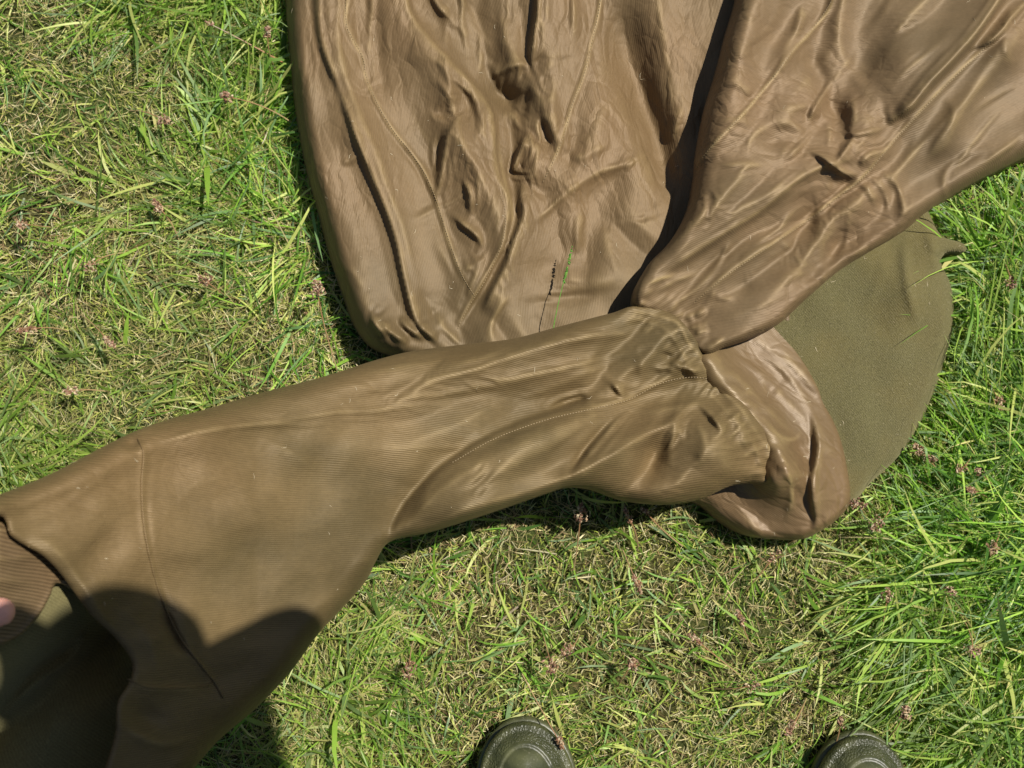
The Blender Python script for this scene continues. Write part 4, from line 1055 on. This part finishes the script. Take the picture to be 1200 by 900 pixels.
for s_, e_, w_ in ((shL, elL, wrL), (shR, elR, wrR)):
    jk.chain([(s_, .076), (s_ + (e_ - s_) * .5 + Vector((0, 0, -.01)), .062), (e_, .058), (e_ + (w_ - e_) * .5, .050), (e_ + (w_ - e_) * .88, .042)])
jk.build('jacket', M_jacket, person, voxel=.010, smooth=3)
tr = Caps(); tr.add(pel - Vector((.08, 0, .03)), pel + Vector((.08, 0, -.03)), .118, .118)
for a_, k_, h_ in ((ank1, kn1, hip1), (ank2, kn2, hip2)):
    tr.chain([(a_ + (k_ - a_) * .55, .066), (k_, .072), (h_, .105)])
tr.build('trousers', M_trouser, person, voxel=.012, smooth=3)
# thumb nail
nv = []; nf = []
for j in range(5):
    for i in range(7):
        u = (i / 6 - .5) * 1.5; v = j / 4
        r_ = .0119; w_ = (1 - .25 * v) * u
        nv.append(TH + Vector((-.008 + .013 * v, math.sin(w_) * r_ * .92, math.cos(w_) * r_ + .0006 - .0035 * v * v)))
for j in range(4):
    for i in range(6): nf.append((j * 7 + i, j * 7 + i + 1, j * 7 + 8 + i, j * 7 + 7 + i))
no = mesh_obj('thumb_nail', np.array([tuple(v) for v in nv]), nf, M_nail, person); so = no.modifiers.new('solid', 'SOLIDIFY'); so.thickness = .0008

# boots
def rubber(name, dots):
    m, nt, out = new_mat(name)
    tc = nt.nodes.new('ShaderNodeTexCoord')
    n = N(nt, 'ShaderNodeTexNoise', Scale=35.0, Detail=5.0); L(nt, tc.outputs['Object'], n.inputs['Vector'])
    n2 = N(nt, 'ShaderNodeTexNoise', Scale=420.0, Detail=3.0); L(nt, tc.outputs['Object'], n2.inputs['Vector'])
    c = mixc(nt, ramp(nt, n.outputs[0], [(.4, (0,) * 3), (.68, (1,) * 3)]), (.034, .038, .015), (.082, .086, .036))
    c = mixc(nt, ramp(nt, n2.outputs[0], [(.62, (0,) * 3), (.75, (.5,) * 3)]), c, (.20, .18, .12))
    bs = nt.nodes.new('ShaderNodeBsdfPrincipled'); L(nt, c, bs.inputs['Base Color'])
    bs.inputs['Roughness'].default_value = .42; bs.inputs['Specular IOR Level'].default_value = .5
    b = nt.nodes.new('ShaderNodeBump'); b.inputs['Strength'].default_value = .8
    if dots:
        v = N(nt, 'ShaderNodeTexVoronoi', Scale=430.0); L(nt, tc.outputs['Object'], v.inputs['Vector'])
        b.inputs['Distance'].default_value = .0012; L(nt, v.outputs['Distance'], b.inputs['Height'])
    else:
        b.inputs['Distance'].default_value = .0003; L(nt, n2.outputs[0], b.inputs['Height'])
    L(nt, b.outputs[0], bs.inputs['Normal']); L(nt, bs.outputs[0], out.inputs[0]); return m
M_rub = rubber('boot_rubber', False); M_rand = rubber('boot_stippled_rubber', True)
def ringmesh(rings, cap_top=True, cap_bot=False):
    V = [p for r in rings for p in r]; n = len(rings[0]); F = []
    for j in range(len(rings) - 1):
        for i in range(n):
            F.append((j * n + i, (j + 1) * n + i, (j + 1) * n + (i + 1) % n, j * n + (i + 1) % n))
    if cap_top: F.append(tuple((len(rings) - 1) * n + i for i in reversed(range(n))))
    if cap_bot: F.append(tuple(range(n)))
    return np.array(V), F
def boot_rings(spec):
    ol = crom(np.array(FOOT), .006, closed=True)
    rings = []
    for ins_, z_, ramp_ in spec:
        R = []
        for x, y in ol:
            ay = min(-.058, max(y, -.262)); k = math.hypot(x, y - ay)
            f = max(.0, 1 - ins_ / max(k, 1e-4)) if k > 1e-4 else 0
            yy = ay + (y - ay) * f; up = ramp_ * max(0, (-yy - .05) / .12) ** 1.3
            R.append((x * f, yy, z_ + min(up, .07)))
        rings.append(R)
    return rings
for tip, rz in BOOTS:
    bt = empty('boot', (0, 0, 0)); bt.parent = person
    bt.matrix_parent_inverse = Matrix.Translation(person.location).inverted()
    bt.location = (tip.x, tip.y, 0.006); bt.rotation_euler = (0, 0, rz)
    def bpart(name, spec, mat, **kw):
        V, F = ringmesh(boot_rings(spec), **kw)
        o = mesh_obj(name, V, F, mat); o.parent = bt; return o
    bpart('sole', [(.006, 0, 0), (.001, .004, 0), (-.001, .014, 0), (-.001, .020, 0), (.002, .022, 0), (.006, .0225, 0)], M_rub, cap_top=False, cap_bot=True)
    bpart('toe_rand', [(.0035, .0215, 0), (.0022, .026, 0), (.0022, .033, 0), (.0040, .0375, 0), (.0062, .0385, 0), (.0075, .0380, 0), (.011, .042, .3), (.016, .0475, .6), (.0195, .0505, .8)], M_rand, cap_top=False)
    bpart('upper', [(.0185, .0495, .8), (.0205, .0530, .8), (.0225, .0535, .8), (.0240, .0528, .85), (.0255, .0545, .9), (.031, .0600, 1), (.040, .0655, 1), (.049, .0680, 1), (.0548, .0688, 1)], M_rub)
    k = 28; rings = []
    for z_, rx_, ry_, cy_ in ((.05, .036, .070, -.215), (.10, .042, .066, -.222), (.15, .048, .058, -.236), (.22, .056, .060, -.235), (.30, .064, .068, -.222), (.37, .068, .074, -.205), (.372, .070, .076, -.205), (.39, .070, .076, -.200), (.39, .065, .071, -.200)):
        rings.append([(rx_ * math.sin(2 * math.pi * i / k), cy_ + ry_ * math.cos(2 * math.pi * i / k), z_) for i in range(k)])
    V, F = ringmesh(rings, cap_top=False); o = mesh_obj('shaft', V, F, M_rub); o.parent = bt

# the compact camera the picture is taken with: all of it behind the lens plane
ck = empty('compact_camera', CAM, label='small black compact camera held over the coat in the right hand', cat='camera')
ck.rotation_euler = (TILT, 0, 0)
def cpart(name, V, F, mat):
    o = mesh_obj(name, V, F, mat, smooth=False); o.parent = ck
    b = o.modifiers.new('bevel', 'BEVEL'); b.width = .003; b.segments = 3; b.limit_method = 'ANGLE'; return o
def boxm(x0, x1, y0, y1, z0, z1):
    V = [(x, y, z) for z in (z0, z1) for y in (y0, y1) for x in (x0, x1)]
    return np.array(V), [(0, 2, 3, 1), (4, 5, 7, 6), (0, 1, 5, 4), (2, 6, 7, 3), (0, 4, 6, 2), (1, 3, 7, 5)]
cpart('camera_body', *boxm(-.050, .090, -.036, .062, .026, .056), M_black)
rg = [[(r_ * math.cos(2 * math.pi * i / 24), r_ * math.sin(2 * math.pi * i / 24), z_) for i in range(24)] for z_, r_ in ((.026, .024), (.016, .024), (.016, .020), (.006, .020), (.006, .014), (.010, .012))]
cpart('lens_barrel', *ringmesh(rg), M_black)
cpart('shutter_button', *boxm(.050, .062, .062, .065, .034, .044), M_black)

# ------------------------------------------------------------------ seed heads in the lawn
def col_mesh(name, V, F, cols, mat, parent=None):
    return mesh_obj(name, np.array(V), F, mat, parent, attrs={'col': ('FLOAT_COLOR', np.array(cols))}, smooth=False)
def stalk_mesh(pts, r0, r1, c0, c1):
    V = []; F = []; C_ = []
    pts = [Vector(p) for p in pts]; n = 5
    for j, p in enumerate(pts):
        t = (pts[min(j + 1, len(pts) - 1)] - pts[max(j - 1, 0)]).normalized(); a = t.cross(Vector((0, 0, 1)))
        a = a.normalized() if a.length > .05 else Vector((1, 0, 0)); b = a.cross(t)
        f = j / (len(pts) - 1); r = r0 + (r1 - r0) * f
        for i in range(n):
            w = 2 * math.pi * i / n; V.append(tuple(p + a * r * math.cos(w) + b * r * math.sin(w)))
            C_.append((*[c0[q] + (c1[q] - c0[q]) * f for q in range(3)], 1))
    for j in range(len(pts) - 1):
        for i in range(n): F.append((j * n + i, j * n + (i + 1) % n, (j + 1) * n + (i + 1) % n, (j + 1) * n + i))
    return V, F, C_
def spikelets(seed, n, ln, rad, cols, size=.004, elong=1.0):
    """a loose head of husks around +x, n husks over length ln"""
    r = random.Random(seed); V = []; F = []; C_ = []
    for k in range(n):
        u = r.random(); ax = Vector((u * ln, 0, 0)); w = rad * math.sin(math.pi * min(1, .25 + .75 * u)) ** .5
        d = Vector((r.gauss(.3, .5) * elong, r.gauss(0, 1), r.gauss(.25, .8))).normalized()
        c = ax + Vector((0, d.y, d.z)) * w * r.uniform(.1, 1)
        q = Vector((r.gauss(.6, .6), r.gauss(0, .7), r.gauss(.2, .6))).normalized()
        a = q.cross(Vector((0, 0, 1))).normalized(); b = a.cross(q)
        L_ = size * r.uniform(.7, 1.4); W_ = L_ * .26
        k0 = len(V); col = r.choice(cols); f = r.uniform(.7, 1.3)
        V += [tuple(c - q * L_ * .5), tuple(c + a * W_), tuple(c + b * W_), tuple(c - a * W_), tuple(c - b * W_), tuple(c + q * L_ * .6)]
        for i in range(4):
            F.append((k0, k0 + 1 + (i + 1) % 4, k0 + 1 + i)); F.append((k0 + 5, k0 + 1 + i, k0 + 1 + (i + 1) % 4))
        C_ += [(*[v * f for v in col], 1)] * 6
    return V, F, C_
RED = [(.26, .14, .07), (.42, .29, .17), (.16, .08, .045), (.55, .44, .28), (.34, .19, .13)]
M_dry = grass_mat('dry_husk', rough=.7, trans=.15)
def seed_stalk(name, head, foot, zh, zf, seed, n=46, ln=.016, rad=.006, label=None, group=None, stem=((.30, .14, .06), (.40, .30, .14)), cols=RED, size=.0042, r_=.0007):
    h = P(*head, zh); f = P(*foot, zf); f.z = max(zf, 0.004)
    root = empty(name, f, label=label, cat='seed head', group=group)
    r = random.Random(seed); mid = (h + f) / 2 + Vector((r.uniform(-.006, .006), r.uniform(-.006, .006), .010))
    pts = [f * (1 - t) ** 2 + mid * 2 * t * (1 - t) + h * t * t for t in [i / 8 for i in range(9)]]
    V, F, C_ = stalk_mesh([p - f for p in pts], r_ * 1.2, r_ * .8, stem[1], stem[0])
    o = col_mesh('stalk', V, F, C_, M_dry); o.parent = root
    V, F, C_ = spikelets(seed, n, ln, rad, cols, size)
    o = col_mesh('seed_cluster', V, F, C_, M_dry); o.parent = root
    d = (h - f); o.location = h - f - d.normalized() * ln * .3; o.rotation_euler = (0, -math.asin(max(-1, min(1, d.normalized().z))) * .6, math.atan2(d.y, d.x))
    return root
seed_stalk('wood_rush', (372, 342), (398, 442), .075, .012, 1, 90, .018, .009, 'large dark brown seed head on a red stalk beside the coat\'s lower left corner')
seed_stalk('wood_rush', (268, 114), (341, 143), .05, .02, 2, 50, .014, .007, 'brown seed head whose long orange stalk points at the coat\'s left edge')
seed_stalk('wood_rush', (246, 28), (333, 74), .045, .02, 3, 18, .010, .003, 'thin pale stalk with a red end, uppermost beside the coat\'s left edge', stem=((.45, .40, .28), (.42, .16, .07)))
seed_stalk('wood_rush', (314, 40), (322, 80), .05, .01, 4, 44, .011, .006, 'pinkish seed head close to the coat near the top of the photo')
seed_stalk('wood_rush', (680, 606), (672, 668), .06, .01, 5, 100, .022, .008, 'large reddish seed head just under the sleeve\'s lower edge')
seed_stalk('wood_rush', (737, 608), (748, 645), .055, .01, 6, 60, .020, .004, 'slim red seed head right of the large one under the sleeve', size=.0036)
seed_stalk('wood_rush', (757, 600), (800, 640), .05, .01, 7, 34, .010, .0045, 'small pale seed head nearest the shadow under the armhole')
seed_stalk('wood_rush', (655, 868), (612, 790), .05, .02, 8, 50, .012, .005, 'reddish seed head touching the left boot on a long slanting stalk')
seed_stalk('wood_rush', (985, 848), (975, 880), .04, .01, 9, 30, .012, .006, 'pale pink husk lying just above the right boot')
seed_stalk('wood_rush', (818, 752), (868, 792), .05, .01, 10, 46, .020, .004, 'long narrow dark red seed head slanting in the grass between the boots')
spots = [(125, 398), (108, 310), (242, 330), (186, 244), (36, 386), (190, 140), (28, 262), (86, 458), (870, 728), (668, 760), (645, 775), (740, 780), (1128, 548), (1150, 556), (1140, 575), (1086, 536), (1078, 528), (1112, 690),
         (1030, 612), (878, 804), (930, 850), (1000, 590), (1170, 470), (1186, 330), (480, 780), (1060, 838), (1140, 760), (905, 655), (1165, 640), (1040, 700), (745, 680)]
r = random.Random(5)
for i, (x, y) in enumerate(spots):
    a = r.uniform(0, 6.28); l = r.uniform(18, 50)
    seed_stalk('wood_rush', (x, y), (x + math.cos(a) * l, y + math.sin(a) * l), r.uniform(.03, .055), .008, 20 + i, r.randint(36, 80), r.uniform(.011, .022), r.uniform(.004, .010),
               'small reddish brown seed head half sunk among the lawn blades', 'seed heads scattered through the lawn', size=r.uniform(.0032, .0046))
# green grass ear leaning over the lining and its stem
g = seed_stalk('grass_ear', (664, 318), (647, 394), .098, .100, 90, 46, .042, .0011, 'green grass ear standing up from behind the sleeve over the body lining', stem=((.10, .24, .03), (.10, .24, .03)),
               cols=[(.10, .26, .03), (.16, .32, .05), (.08, .2, .03)], size=.0036, r_=.0005)
g['category'] = 'grass ear'
